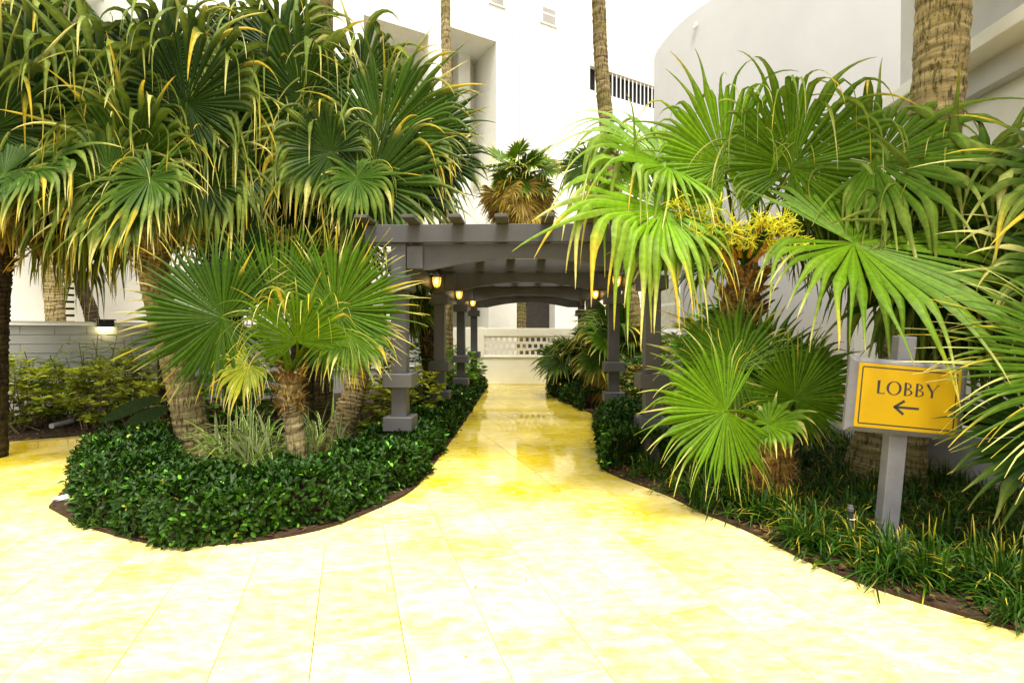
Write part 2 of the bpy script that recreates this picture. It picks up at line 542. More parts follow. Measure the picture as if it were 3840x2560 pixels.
def frond(parent, origin, crown, hub, a, n, R, rng, N=46, span=158, droop=1.0, kink=0.62, tone=0.4, yellow=1.0,
          dead=0.0, cup=0.15, K=17, pet_r=0.016, split=0.64, wild=0.10, name='frond'):
    yellow = yellow * rng.uniform(0.75, 1.15)
    N = int(N * 1.05)
    """a fan leaf: petiole from the crown to the hub, pleated segments around axis a in the plane with normal n"""
    a = nrm(a); n = nrm(n - a * np.dot(n, a)); b = np.cross(n, a)
    th = np.radians(np.linspace(-span, span, N)) + rng.normal(0, 0.008, N)
    ct, st = np.cos(th)[:, None], np.sin(th)[:, None]
    D0 = ct * a + st * b
    S0 = -st * a + ct * b
    ab = np.abs(th) / np.pi
    D0 = nrm(D0 + n * (cup * ab[:, None] * 1.6 + rng.normal(0, 0.02, (N, 1))))
    lt = 1.2 if droop >= 0.6 else 1.0
    kink, split = kink / lt ** 0.8, split / lt ** 0.5
    L = R * 1.08 * lt * (0.66 + 0.34 * np.cos(th / 2) ** 1.3) * rng.uniform(0.90, 1.10, N)
    s = np.linspace(0.0, 1, K)[None]
    sp = np.clip(split + rng.normal(0, 0.03, (N, 1)) - 0.1 * ab[:, None], 0.25, 0.7)
    dth = 2 * math.radians(span) / (N - 1)
    wj = 2 * np.tan(dth / 2) * s * L[:, None] * 1.10
    w0 = 2 * np.tan(dth / 2) * sp * L[:, None] * 1.06
    W = np.where(s < sp, wj, w0 * (0.42 + 0.58 * np.exp(-np.clip(s - sp, 0, 1) / 0.085)) * np.clip(1 - (s - sp) / (1 - sp), 0, 1) ** 0.6)
    W = np.maximum(W, 0.0035)
    kk = np.clip(kink + rng.normal(0, 0.07, (N, 1)), 0.35, 0.95)
    dn = droop * np.clip(np.where(rng.uniform(0, 1, (N, 1)) < 0.72, rng.normal(1.05, 0.3, (N, 1)), rng.normal(0.35, 0.15, (N, 1))), 0.12, 2.0)
    dr = 0.008 * droop + dn * (1.05 * np.exp(-((s - kk) / 0.055) ** 2) + 0.50 * sstep(kk, kk + 0.15, s))
    fall = np.array([0, 0, -1.0]) + (rng.normal(0.4, 0.35, (N, 1)) * min(1.0, droop * 1.5) * np.exp(-((s - kk) / 0.06) ** 2))[..., None] * (n * np.array([1, 1, 0.2]))
    tw = rng.normal(0, wild, (N, K)) * sstep(0.5, 0.7, s)
    D0 = D0 + rng.normal(0, 0.010, (N, 3))
    hub = np.asarray(hub, float)
    V, Q = ribbons(np.repeat(hub[None], N, 0), D0, S0, L, W, dr, 0.24, tw, fall)
    # sideways sway of the loose tips
    sway = rng.normal(0, 0.03, (N, 1, 1, 3)) * (sstep(0.6, 1.0, s)[..., None, None]) * R
    V = V + sway * np.array([1, 1, 0.25])
    # colour: green blade, yellow and straw toward the tips
    g = (GREEN_D * (1 - tone) + GREEN_B * tone)[None, None]
    seg = rng.uniform(0.8, 1.2, (N, 1, 1)) * rng.uniform(0.65, 1.1)
    C = np.broadcast_to(g * seg, (N, K, 3)).copy()
    C = C * (1.0 + 0.35 * (1 - s[..., None]) * np.array([1.4, 1.0, 1.0]))
    yt = np.clip(rng.normal(0.91, 0.12, (N, 1)) - 0.16 * (yellow - 1), 0.4, 1.2)
    f = (sstep(yt - 0.16, yt + 0.12, s) * min(1.0, yellow))[..., None]
    tip = np.where(rng.uniform(0, 1, (N, 1, 1)) < 0.4, YELLOW, CREAM)
    
    lg = sstep(kk - 0.12, kk + 0.10, s)[..., None] * min(0.75, 0.05 + 0.7 * droop) * rng.uniform(0.3, 1.15, (N, 1, 1))  # hanging tails paled: sky light on them put into the colour
    lg = np.clip(lg, 0, 1)
    C = C * (1 - lg) + np.array([0.24, 0.31, 0.045]) * lg
    C = C * (1 - f) + tip * f
    e = sstep(0.93, 1.0, s)[..., None] * 0.5
    C = C * (1 - e) + TAN * e
    if dead > 0:
        dc = TAN * rng.uniform(0.5, 1.3, (N, 1, 1)) * (1 - 0.25 * s[..., None])
        dc = np.where(rng.uniform(0, 1, (N, 1, 1)) < 0.3, YELLOW * 0.8, dc)
        C = C * (1 - dead) + dc * dead
    C3 = np.repeat(C[:, :, None], 3, 2)
    C3[:, :, 0] *= 0.66  # pleat shading: crease edges darkened in the colour
    C3[:, :, 2] *= 0.86
    C3[:, :, 1] *= 1.15
    V = V.reshape(-1, 3); C3 = C3.reshape(-1, 3)
    # petiole, joined to the hub so that the leaf is one piece
    crown = np.asarray(crown, float)
    dist = np.linalg.norm(hub - crown)
    ctl = hub - a * 0.45 * dist
    ctl = ctl * 0.7 + (crown + (hub - crown) * 0.5 + np.array([0, 0, 0.12 * dist])) * 0.3
    t = np.linspace(0, 1, 9)[:, None]
    path = (1 - t) ** 2 * crown + 2 * t * (1 - t) * ctl + t * t * (hub + a * 0.02)
    pv, pq, pt = tube(path, pet_r * np.linspace(1.9, 0.75, 9), 6, True, 0.7)
    pc = (GREEN_M * 0.8 + np.array([0.05, 0.05, 0])) * (1 - dead) + TAN * 0.8 * dead
    pcol = np.broadcast_to(pc, (len(pv), 3)) * np.linspace(0.8, 1.15, len(pv))[:, None]
    n0 = len(V)
    hubv = n0 + len(pv) - 1
    i0 = np.arange(N) * K * 3
    T = np.stack([i0, i0 + 1, np.full(N, hubv)], -1)
    T = np.vstack([T, np.stack([i0 + 1, i0 + 2, np.full(N, hubv)], -1), pt + n0])
    return mk(name, np.vstack([V, pv]) - origin, np.vstack([Q, pq + n0]), T, M['frond'], parent, np.vstack([C3, pcol]), False)


BOOT_ME = None


def boot_mesh():
    """an old leaf base: a tapered, scooped stub"""
    global BOOT_ME
    if BOOT_ME: return BOOT_ME
    V, Q = [], []
    for k, (z, w, t, y) in enumerate([(0.0, 0.55, 0.16, 0.0), (0.35, 0.42, 0.16, 0.10), (0.7, 0.26, 0.11, 0.28), (1.0, 0.15, 0.05, 0.50)]):
        V += [(-w / 2, y - t * 0.4, z), (0, y + t, z), (w / 2, y - t * 0.4, z), (0, y - t * 0.2, z)]
    for k in range(3):
        for j in range(4):
            Q.append((k * 4 + j, k * 4 + (j + 1) % 4, k * 4 + 4 + (j + 1) % 4, k * 4 + 4 + j))
    Q.append((12, 13, 14, 15)); Q.append((3, 2, 1, 0))
    o = mk('leaf_base', V, Q, None, M['boot'])
    BOOT_ME = o.data
    bpy.data.objects.remove(o)
    return BOOT_ME


def make_trunk(parent, origin, pts, rad, mat, rng, ring=0.075, amp=0.05, sides=18):
    pts = np.asarray(pts, float)
    Ltot = np.linalg.norm(np.diff(pts, axis=0), axis=1).sum()
    K = int(np.clip(Ltot / ring * 3, 20, 260))
    path = catmull(pts, K)
    r = np.interp(np.linspace(0, 1, K), np.linspace(0, 1, len(rad)), rad)
    ph = (np.arange(K) % 3)
    bumpy = np.where(ph == 0, -amp, np.where(ph == 1, amp * 0.6, amp * 0.9)) * rng.uniform(0.3, 1.4, K)
    V, Q, T = tube(path, r * (1 + bumpy * 0.6), sides)
    shade = np.where(ph == 0, 0.66, np.where(ph == 1, 0.95, 1.12)) * rng.uniform(0.75, 1.25, K)
    cv = np.repeat(shade, sides)
    wob = np.repeat(rng.uniform(0, 6.28, K), sides); aa = np.tile(np.linspace(0, 2 * np.pi, sides, endpoint=False), K)
    tg = np.repeat(nrm(np.gradient(path, axis=0)), sides, 0)
    V[:K * sides] += tg * (np.sin(aa * 2 + np.repeat(np.cumsum(rng.normal(0, 0.25, K)), sides)) * ring * 0.16)[:, None]
    cv = np.r_[cv, 0.8, 0.8]
    colr = np.repeat(cv[:, None], 3, 1)
    jit = rng.normal(0, 0.006, len(V))
    ctr = np.repeat(path, sides, 0)
    V[:K * sides] += nrm(V[:K * sides] - ctr) * jit[:K * sides, None]
    return mk('trunk', V - origin, Q, T, mat, parent, colr * 0.8, True), path, r


def add_boots(parent, origin, path, r, i0, i1, count, size, rng):
    me = boot_mesh()
    for k in range(count):
        t = k / max(count - 1, 1)
        i = int(i0 + t * (i1 - i0)); i = min(max(i, 0), len(path) - 1)
        az = k * 2.39996 + rng.normal(0, 0.12)
        ax = nrm(path[min(i + 1, len(path) - 1)] - path[max(i - 1, 0)])
        out = np.array([math.cos(az), math.sin(az), 0.0]); out = nrm(out - ax * out.dot(ax))
        side = np.cross(out, ax)
        lean = rng.uniform(0.1, 0.7)
        up = nrm(ax + out * lean); o2 = nrm(out - up * out.dot(up)); s2 = np.cross(o2, up)
        sc = size * rng.uniform(0.75, 1.25)
        mtx = Matrix.Identity(4)
        for c, v in enumerate((s2 * sc, o2 * sc, up * sc * rng.uniform(0.8, 1.3))):
            for q in range(3): mtx[q][c] = float(v[q])
        p = path[i] + out * r[i] * 0.86 - origin
        for q in range(3): mtx[q][3] = float(p[q])
        o = link('leaf_base', me, parent)
        o.matrix_local = mtx


def add_fibre(parent, origin, path, r, i0, i1, count, rng, length=0.13):
    idx = rng.integers(i0, max(i1, i0 + 1), count)
    az = rng.uniform(0, 2 * np.pi, count)
    out = np.stack([np.cos(az), np.sin(az), np.zeros(count)], -1)
    P = path[np.clip(idx, 0, len(path) - 1)] + out * (r[np.clip(idx, 0, len(r) - 1)])[:, None] * 0.95
    D = nrm(out * 0.8 + rng.normal(0, 0.5, (count, 3)) + np.array([0, 0, 0.3]))
    S = nrm(np.cross(D, np.array([0, 0, 1.0]) + rng.normal(0, 0.3, (count, 3))))
    L = length * rng.uniform(0.4, 1.2, count)
    W = np.linspace(1, 0.3, 5)[None] * rng.uniform(0.004, 0.011, count)[:, None]
    V, Q = ribbons(P, D, S, L, W, 0.35 * np.ones((count, 5)), 0.1)
    c = (np.where(rng.uniform(0, 1, (count, 1)) < 0.5, TAN, BROWN) * rng.uniform(0.6, 1.4, (count, 1)))[:, None, None]
    o = mk('fibre', V.reshape(-1, 3) - origin, Q, None, M['dry'], parent, np.broadcast_to(c, V.shape).reshape(-1, 3))
    tag(o, kind='stuff')


IMG_R, IMG_U, IMG_T = np.array([1.0, 0, 0]), np.array([0, 0, 1.0]), np.array([0, -1.0, 0])


def hero(parent, origin, crown, hub, deg, R, rng, tilt=0.0, face=0.85, roll=0.0, **kw):
    """a frond given by its direction in the view: DEG from the right, anticlockwise; TILT toward the viewer"""
    t = math.radians(deg)
    a = nrm(math.cos(t) * IMG_R + math.sin(t) * IMG_U + tilt * IMG_T)
    n = nrm(face * IMG_T + (1 - face) * IMG_U + roll * IMG_R)
    return frond(parent, origin, crown, hub, a, n, R, rng, **kw)


def crown_fill(parent, origin, c, count, rng, R=(0.9, 1.2), Lp=(0.6, 1.1), el=(80, -35), az=(0, 360), ok=None, tone=(0.15, 0.6), az0=0.0, **kw):
    c = np.asarray(c, float)
    for i in range(count):
        t = (i + 0.5) / count
        e = math.radians(el[0] + (el[1] - el[0]) * t + rng.normal(0, 6))
        A = az0 + i * 2.39996 + rng.normal(0, 0.2)
        A = math.radians(az[0]) + (A % (2 * math.pi)) * (az[1] - az[0]) / 360.0
        lp = rng.uniform(*Lp); r = rng.uniform(*R)
        d = np.array([math.cos(e) * math.cos(A), math.cos(e) * math.sin(A), math.sin(e)])
        hub = c + d * lp + np.array([0, 0, -0.08 * lp])
        e2 = e - math.radians(rng.uniform(12, 45))
        a = np.array([math.cos(e2) * math.cos(A), math.cos(e2) * math.sin(A), math.sin(e2)])
        nn = np.array([0, -0.55, 0.75]) + rng.normal(0, 0.35, 3)
        if abs(a[2]) > 0.8: nn = -d * np.array([1, 1, 0]) * 1.5 + rng.normal(0, 0.35, 3) + np.array([0, 0, 0.2])
        if ok is not None and not ok(hub, hub + a * r): continue
        k = dict(kw)
        k.setdefault('droop', rng.uniform(0.6, 1.3))
        k.setdefault('kink', rng.uniform(0.5, 0.72))
        frond(parent, origin, c + rng.normal(0, 0.04, 3), hub, a, nn, r, rng, tone=rng.uniform(*tone), **k)


def dead_skirt(parent, origin, c, count, rng, R=(0.6, 0.9), Lp=(0.4, 0.8), **kw):
    for i in range(count):
        A = i * 2.39996 + rng.normal(0, 0.3)
        e = math.radians(rng.uniform(-62, -30))
        d = np.array([math.cos(e) * math.cos(A), math.cos(e) * math.sin(A), math.sin(e)])
        hub = np.asarray(c) + d * rng.uniform(*Lp)
        e2 = math.radians(rng.uniform(-88, -60))
        a = np.array([math.cos(e2) * math.cos(A), math.cos(e2) * math.sin(A), math.sin(e2)])
        nn = d * np.array([1, 1, 0]) + rng.normal(0, 0.3, 3)
        frond(parent, origin, c, hub, a, nn, rng.uniform(*R), rng, N=30, span=100, droop=0.5, dead=rng.uniform(0.75, 1.0), wild=0.3, K=9, **kw)


def twig_flower(parent, origin, base, tip, rng, n=26, spread=0.30, name='flower_stalk'):
    """a yellow branched flower spray on an orange-brown stalk"""
    pl = Pile()
    base, tip = np.asarray(base, float), np.asarray(tip, float)
    mid = (base + tip) / 2 + np.array([0, 0, 0.08])
    t = np.linspace(0, 1, 8)[:, None]
    path = (1 - t) ** 2 * base + 2 * t * (1 - t) * mid + t * t * tip
    V, Q, T = tube(path, np.linspace(0.022, 0.010, 8), 6)
    pl.add(V, Q, T, (0.5, 0.26, 0.04))
    ax = nrm(tip - base)
    for i in range(n):
        p = path[rng.integers(3, 8)]
        d = nrm(ax * 0.6 + rng.normal(0, 0.7, 3) + np.array([0, 0, 0.15]))
        L = spread * rng.uniform(0.5, 1.1)
        br = p + d * L * np.linspace(0, 1, 4)[:, None] + rng.normal(0, 0.012, (4, 3)) + np.array([0, 0, -0.12 * L]) * np.linspace(0, 1, 4)[:, None] ** 2
        V, Q, T = tube(br, np.linspace(0.005, 0.004, 4), 4)
        pl.add(V, Q, T, (0.72, 0.60, 0.03))
        for j in range(9):
            q = br[0] + (br[-1] - br[0]) * rng.uniform(0.25, 1)
            d2 = nrm(d * 0.5 + rng.normal(0, 0.8, 3))
            l2 = rng.uniform(0.05, 0.11)
            tw = q + d2 * l2 * np.linspace(0, 1, 3)[:, None] + rng.normal(0, 0.006, (3, 3))
            V, Q, T = tube(tw, [0.0042, 0.0038, 0.003], 3)
            pl.add(V, Q, T, (0.84, 0.82, 0.06) if rng.uniform() < 0.6 else (0.74, 0.74, 0.05))
    o = pl.build(name, M['flower'], parent, origin=origin)
    tag(o, kind='stuff')


LEAF_T = np.array([(0, 0, 0), (0.30, 0.36, 0.10), (0.30, -0.36, 0.10), (0.68, 0.42, 0.08), (0.68, -0.42, 0.08), (1.0, 0, -0.06), (0.3, 0, 0), (0.68, 0, 0)], float)
LEAF_Q = np.array([(0, 6, 6, 1), (6, 7, 3, 1), (6, 2, 4, 7)])
LEAF_TRI = np.array([(0, 6, 1), (0, 2, 6), (7, 5, 3), (7, 4, 5)])
LEAF_Q2 = np.array([(6, 7, 3, 1), (6, 2, 4, 7)])


def leaf_cloud(P, D, Nn, Ls, ratio, Cc):
    """leaves at P along D with upper side Nn; Cc one colour each -> V,Q,T,C"""
    D = nrm(D); S = nrm(np.cross(Nn, D)); U = np.cross(D, S)
    n = len(P)
    t = LEAF_T
    V = P[:, None] + Ls[:, None, None] * (t[None, :, 0:1] * D[:, None] + ratio * t[None, :, 1:2] * S[:, None] + t[None, :, 2:3] * U[:, None])
    off = (np.arange(n) * 8)[:, None, None]
    Q = (LEAF_Q2[None] + off).reshape(-1, 4); T = (LEAF_TRI[None] + off).reshape(-1, 3)
    C = np.repeat(Cc[:, None], 8, 1).copy()
    C[:, [0, 6, 7]] *= 1.25
    return V.reshape(-1, 3), Q, T, C.reshape(-1, 3)


def rand_dirs(rng, n):
    return nrm(rng.normal(0, 1, (n, 3)))


def shrub(name, label, cat, base, size, rng, n_ros=90, per=7, leaf=0.085, ratio=0.42, c1=GREEN_M, c2=np.array([0.42, 0.50, 0.03]), bright=0.5, group=None, top=0.0):
    """a bush of leaf rosettes on thin stems; SIZE half-widths (x,y) and height"""
    base = np.asarray(base, float)
    root = thing(name, label, cat, base, group)
    d = rand_dirs(rng, n_ros)
    rr = rng.uniform(0.35, 1.0, n_ros) ** 0.5
    ctr = d * rr[:, None] * np.array([size[0], size[1], size[2] * 0.5]) + np.array([0, 0, size[2] * 0.52 + top])
    P = np.repeat(ctr, per, 0)
    az = rng.uniform(0, 2 * np.pi, n_ros * per)
    outw = np.repeat(nrm(d + np.array([0, 0, 0.8])), per, 0)
    rad = nrm(np.stack([np.cos(az), np.sin(az), np.zeros_like(az)], -1))
    D = nrm(rad + outw * rng.uniform(0.1, 0.7, (len(P), 1)))
    Nn = nrm(outw + np.array([0, 0, 0.5]) + rng.normal(0, 0.25, P.shape))
    Ls = leaf * rng.uniform(0.6, 1.25, len(P))
    mix = np.clip(np.repeat(rng.uniform(0, 1, n_ros) ** 1.5 * 0.75 + 0.35 * (ctr[:, 2] / size[2]), per) * bright + rng.normal(0, 0.12, len(P)), 0, 1)[:, None]  # random per rosette; upper ones lightened as if lit from above
    C = (c1 * (1 - mix) + c2 * mix) * rng.uniform(0.75, 1.25, (len(P), 1))
    V, Q, T, C = leaf_cloud(P + rng.normal(0, 0.012, P.shape), D, Nn, Ls, ratio, C)
    mk('foliage', V, Q, T, M['soft_leaf'], root, C)
    pl = Pile()
    for i in range(0, n_ros, max(1, n_ros // 26)):
        foot = np.array([rng.normal(0, size[0] * 0.25), rng.normal(0, size[1] * 0.25), 0])
        mid = (foot + ctr[i]) / 2 + rng.normal(0, 0.03, 3)
        v, q, t = tube(np.array([foot, mid, ctr[i]]), [0.011, 0.008, 0.004], 5)
        pl.add(v, q, t, (0.17, 0.13, 0.06))
    tag(pl.build('stem', M['dry'], root), kind='stuff')
    return root


def tuft_arrays(rng, centres, blades, L, W, col1, col2, tipcol, tipfrac=0.5, spread=0.55, droop=0.12, edge=None, K=7):
    n = len(centres) * blades
    P = np.repeat(np.asarray(centres, float), blades, 0) + rng.normal(0, 0.02, (n, 3)) * np.array([1, 1, 0.1])
    az = rng.uniform(0, 2 * np.pi, n)
    el = rng.uniform(spread, 1.0, n) * np.pi / 2
    D = np.stack([np.cos(az) * np.cos(el), np.sin(az) * np.cos(el), np.sin(el)], -1)
    S = np.stack([-np.sin(az), np.cos(az), np.zeros(n)], -1)
    LL = rng.uniform(L[0], L[1], n)
    s = np.linspace(0, 1, K)[None]
    Wd = rng.uniform(W[0], W[1], n)[:, None] * np.clip(0.65 + 0.8 * s, 0, 1) * (1 - s ** 2.6) + 0.001
    dr = droop * rng.uniform(0.5, 1.7, (n, 1)) * (0.25 + 1.6 * s)
    V, Q = ribbons(P, D, S, LL, Wd, dr, -0.16, rng.normal(0, 0.05, (n, K)))
    m = rng.uniform(0, 1, (n, 1, 1))
    C = np.broadcast_to(col1 * (1 - m) + col2 * m, (n, K, 3)).copy()
    has = (rng.uniform(0, 1, (n, 1)) < tipfrac)
    f = (sstep(rng.uniform(0.55, 0.9, (n, 1)), 1.0, s) * has)[..., None]
    C = C * (1 - f) + tipcol * f
    C3 = np.repeat(C[:, :, None], 3, 2)
    if edge is not None:
        C3[:, :, 0] = edge * 0.9; C3[:, :, 2] = edge * 0.9
    # keep blades above ground
    V[..., 2] = np.maximum(V[..., 2], 0.02)
    return V.reshape(-1, 3), Q, C3.reshape(-1, 3)


# ------------------------------------------------------------------ beds, paving
def poly_in(pt, poly):
    x, y = pt; c = False; n = len(poly)
    for i in range(n):
        x1, y1 = poly[i]; x2, y2 = poly[(i + 1) % n]
        if (y1 > y) != (y2 > y) and x < (x2 - x1) * (y - y1) / (y2 - y1) + x1: c = not c
    return c


def smooth_line(pts, per=4):
    return catmull(np.asarray(pts, float), (len(pts) - 1) * per + 1)


LEFT_EDGE = [G(*p)[:2] for p in [(112, 1166), (180, 1202), (250, 1226), (330, 1246), (420, 1256), (520, 1250), (640, 1236), (760, 1210), (860, 1171), (950, 1124),
                                  (1003, 1058), (1060, 978), (1104, 912), (1122, 886)]]
LEFT_BACK = [np.array(p) for p in [(-1.9, 16.6), (-2.8, 16.4), (-9.6, 9.8), (-14, 5.6), (-14, 5.0)]] + [G(-60, 1040)[:2], G(215, 1016)[:2], G(178, 1092)[:2]]
RIGHT_EDGE = [G(*p)[:2] for p in [(1262, 886), (1267, 905), (1305, 925), (1359, 949), (1372, 1010), (1384, 1073), (1408, 1090), (1531, 1138), (1610, 1176), (1720, 1222), (1850, 1286),
                                   (2000, 1347), (2180, 1404), (2352, 1452), (2560, 1500), (3100, 1600)]]
RIGHT_BACK = [np.array(p) for p in [(4.75, 1.5), (4.75, 13.0), (4.2, 16.6), (1.2, 16.6)]]
le = smooth_line(LEFT_EDGE, 4)
re_ = np.vstack([smooth_line(RIGHT_EDGE[:4], 3), smooth_line(RIGHT_EDGE[3:6], 3)[1:], smooth_line(RIGHT_EDGE[5:], 4)[1:]])
LEFT_BED = [tuple(p) for p in le] + [tuple(p) for p in LEFT_BACK]
RIGHT_BED = [tuple(p) for p in re_] + [tuple(p) for p in RIGHT_BACK]

# ground below everything
mk('ground', [(-150, -60, -0.045), (150, -60, -0.045), (150, 240, -0.045), (-150, 240, -0.045)], [(0, 1, 2, 3)], None, M['grout'])
tag(bpy.data.objects['ground'], kind='structure')


def poly_sheet(name, poly, z, mat, thick=0.05):
    bm = bmesh.new()
    vs_ = [bm.verts.new((p[0], p[1], z)) for p in poly]
    f = bm.faces.new(vs_)
    if f.normal.z < 0: f.normal_flip()
    r = bmesh.ops.extrude_face_region(bm, geom=[f])
    for v in [g for g in r['geom'] if isinstance(g, bmesh.types.BMVert)]: v.co.z -= thick
    bmesh.ops.recalc_face_normals(bm, faces=bm.faces)
    bmesh.ops.triangulate(bm, faces=[f_ for f_ in bm.faces if len(f_.verts) > 4])
    me = bpy.data.meshes.new(name); bm.to_mesh(me); bm.free()
    me.materials.append(mat)
    o = link(name, me)
    tag(o, kind='structure')
    return o


poly_sheet('planting_bed', LEFT_BED, 0.022, M['soil'])
poly_sheet('planting_bed', RIGHT_BED, 0.022, M['soil'])

path = thing('path', 'pale yellow wet travertine path between the two planting beds', None)
del path['label']
tag(path, kind='structure')

rngp = np.random.default_rng(5)
JD = nrm(np.array([-0.35, 1.0])); JN = np.array([JD[1], -JD[0]])     # joint direction and its normal


def tile_obj(corners, z, parent=path):
    """a stone tile with an eased edge: corners (4,2) anticlockwise"""
    c = np.asarray(corners, float); ctr = c.mean(0)
    ins = c + nrm(ctr - c) * 0.0025
    zz = z + rngp.normal(0, 0.0006)
    V = np.vstack([np.c_[c, np.full(4, -0.03)], np.c_[c, np.full(4, zz - 0.0019)], np.c_[ins, np.full(4, zz)]])
    Q = [(8, 9, 10, 11)]
    for k in range(4):
        k2 = (k + 1) % 4
        Q += [(k, k2, 4 + k2, 4 + k), (4 + k, 4 + k2, 8 + k2, 8 + k)]
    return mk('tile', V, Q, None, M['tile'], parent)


ROWW = 0.452
phase = (np.array([-0.554, 2.394]) @ JN) % ROWW
fill = []
for r in range(-24, 24):
    n0 = phase + r * ROWW
    t = -14 + rngp.uniform(0, 0.9)
    while t < 22:
        ln = rngp.choice([0.452, 0.904, 0.904, 0.68])
        q = [JN * (n0 + 0.0019) + JD * (t + 0.0019), JN * (n0 + ROWW - 0.0019) + JD * (t + 0.0019), JN * (n0 + ROWW - 0.0019) + JD * (t + ln - 0.0019), JN * (n0 + 0.0019) + JD * (t + ln - 0.0019)]
        t += ln
        ctr = np.mean(q, 0)
        if not (-9.5 < ctr[0] < 6 and 1.4 < ctr[1] < 17.2): continue
        vis = False
        for c in q + [ctr]:
            p = proj((c[0], c[1], 0))
            if p and -120 < p[0] < 2480 and p[1] < 1640: vis = True
        if not vis: continue
        if all(poly_in(c, LEFT_BED) or poly_in(c, RIGHT_BED) for c in q + [ctr]): continue
        if ctr[0] < -3 and ctr[1] > 8.2: continue
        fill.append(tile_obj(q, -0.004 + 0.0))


def border(line, width, ln0, flip):
    """a course of tiles following a bed edge, its outer side"""
    line = np.asarray(line); d = np.linalg.norm(np.diff(line, axis=0), axis=1); s = np.r_[0, np.cumsum(d)]
    def at(u):
        return np.array([np.interp(u, s, line[:, 0]), np.interp(u, s, line[:, 1])])
    u = 0.0
    while u < s[-1] - 0.15:
        l = ln0 * rngp.uniform(0.8, 1.25)
        v = min(u + l, s[-1])
        a, b = at(u), at(v)
        na = nrm(at(min(u + .12, s[-1])) - at(max(u - .12, 0))); nb = nrm(at(min(v + .12, s[-1])) - at(max(v - .12, 0)))
        oa = np.array([na[1], -na[0]]) * flip; ob = np.array([nb[1], -nb[0]]) * flip
        g = nrm(b - a) * 0.002
        q = [a + g, b - g, b - g + ob * width, a + g + oa * width]
        if flip < 0: q = q
        else: q = q[::-1]
        p = proj((a[0], a[1], 0))
        if p and -150 < p[0] < 2500:
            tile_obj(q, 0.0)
        u = v


border(le, 0.30, 0.24, 1)
border(re_, 0.30, 0.26, -1)

# low kerb at the end of the left path
ka, kb = G(-60, 1040), G(222, 1016)
kd = nrm(kb - ka)[:2]; kn = np.array([-kd[1], kd[0]])
kerb = thing('kerb', 'kerb', None); del kerb['label']; tag(kerb, kind='structure')
for k in range(4):
    a = ka[:2] + (kb - ka)[:2] * k / 4 + kd * 0.003; b = ka[:2] + (kb - ka)[:2] * (k + 1) / 4 - kd * 0.003
    c = [a, b, b + kn * 0.22, a + kn * 0.22]
    V = np.vstack([np.c_[c, np.full(4, -0.02)], np.c_[c, np.full(4, 0.085)]])
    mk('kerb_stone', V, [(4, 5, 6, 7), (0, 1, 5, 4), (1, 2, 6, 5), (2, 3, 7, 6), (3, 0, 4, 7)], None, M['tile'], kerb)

# crumbly mortar edge between paving and soil, bark chips
def chips(poly, n, rng, zone, name, label, scale=(0.03, 0.09), near_edge=None):
    P = []
    tries = 0
    while len(P) < n and tries < n * 60:
        tries += 1
        p = np.array([rng.uniform(zone[0], zone[1]), rng.uniform(zone[2], zone[3])])
        if poly_in(p, poly): P.append(p)
    P = np.array(P); n = len(P)
    P3 = np.c_[P, rng.uniform(0.024, 0.045, n)]
    az = rng.uniform(0, 2 * np.pi, n)
    D = np.stack([np.cos(az), np.sin(az), rng.normal(0, 0.2, n)], -1)
    N_ = nrm(np.array([0, 0, 1.0]) + rng.normal(0, 0.3, (n, 3)))
    C = np.minimum(np.array([0.10, 0.055, 0.022]) * rng.uniform(0.15, 2.0, (n, 1)), 0.16) * np.array([1, 1, 1])
    V, Q, T, C = leaf_cloud(P3, D, N_, rng.uniform(scale[0], scale[1], n), rng.uniform(0.3, 0.6), C)
    o = mk(name, V, Q, T, M['dry'], None, C)
    tag(o, label, None, None, 'stuff')


rc = np.random.default_rng(11)


nb_ = 90
P = np.c_[rc.uniform(-3.2, 3.0, nb_), rc.uniform(2.3, 9.0, nb_), np.full(nb_, 0.004)]
keep_ = np.array([not poly_in(p[:2], LEFT_BED) and not poly_in(p[:2], RIGHT_BED) for p in P]); P = P[keep_]; nb_ = len(P)
az = rc.uniform(0, 6.28, nb_)
V, Q, T, C_ = leaf_cloud(P, np.stack([np.cos(az), np.sin(az), np.full(nb_, 0.05)], -1), np.tile([0, 0, 1.0], (nb_, 1)), rc.uniform(0.008, 0.035, nb_), 0.5, np.array([0.22, 0.13, 0.04]) * rc.uniform(0.3, 1.5, (nb_, 1)))
tag(mk('litter', V, Q, T, M['dry'], None, C_), 'tiny dry leaf bits scattered over the pale paving', None, None, 'stuff')
chips(LEFT_BED, 5000, rc, (-8, 0.2, 3.6, 12), 'bark_mulch', 'dark bark mulch under the left hedge and shrubs')
chips(RIGHT_BED, 7000, rc, (0.4, 4.8, 2.2, 12), 'bark_mulch', 'dark bark mulch between the strappy plants of the right bed')

# ------------------------------------------------------------------ buildings
FO = np.array([0.0, 22.0]); FE = nrm(np.array([1.6, 1.0])); FN = np.array([FE[1], -FE[0]])


def FP(px, py):
    """(u, z) on the back facade plane for a picture point"""
    r = ray(px, py)
    t = (FO @ FN) / (r[:2] @ FN)
    p = r[:2] * t
    return float((p - FO) @ FE), float(EYE + r[2] * t)


def fpt(u, z, off=0.0):
    p = FO + FE * u + FN * off
    return (p[0], p[1], z)


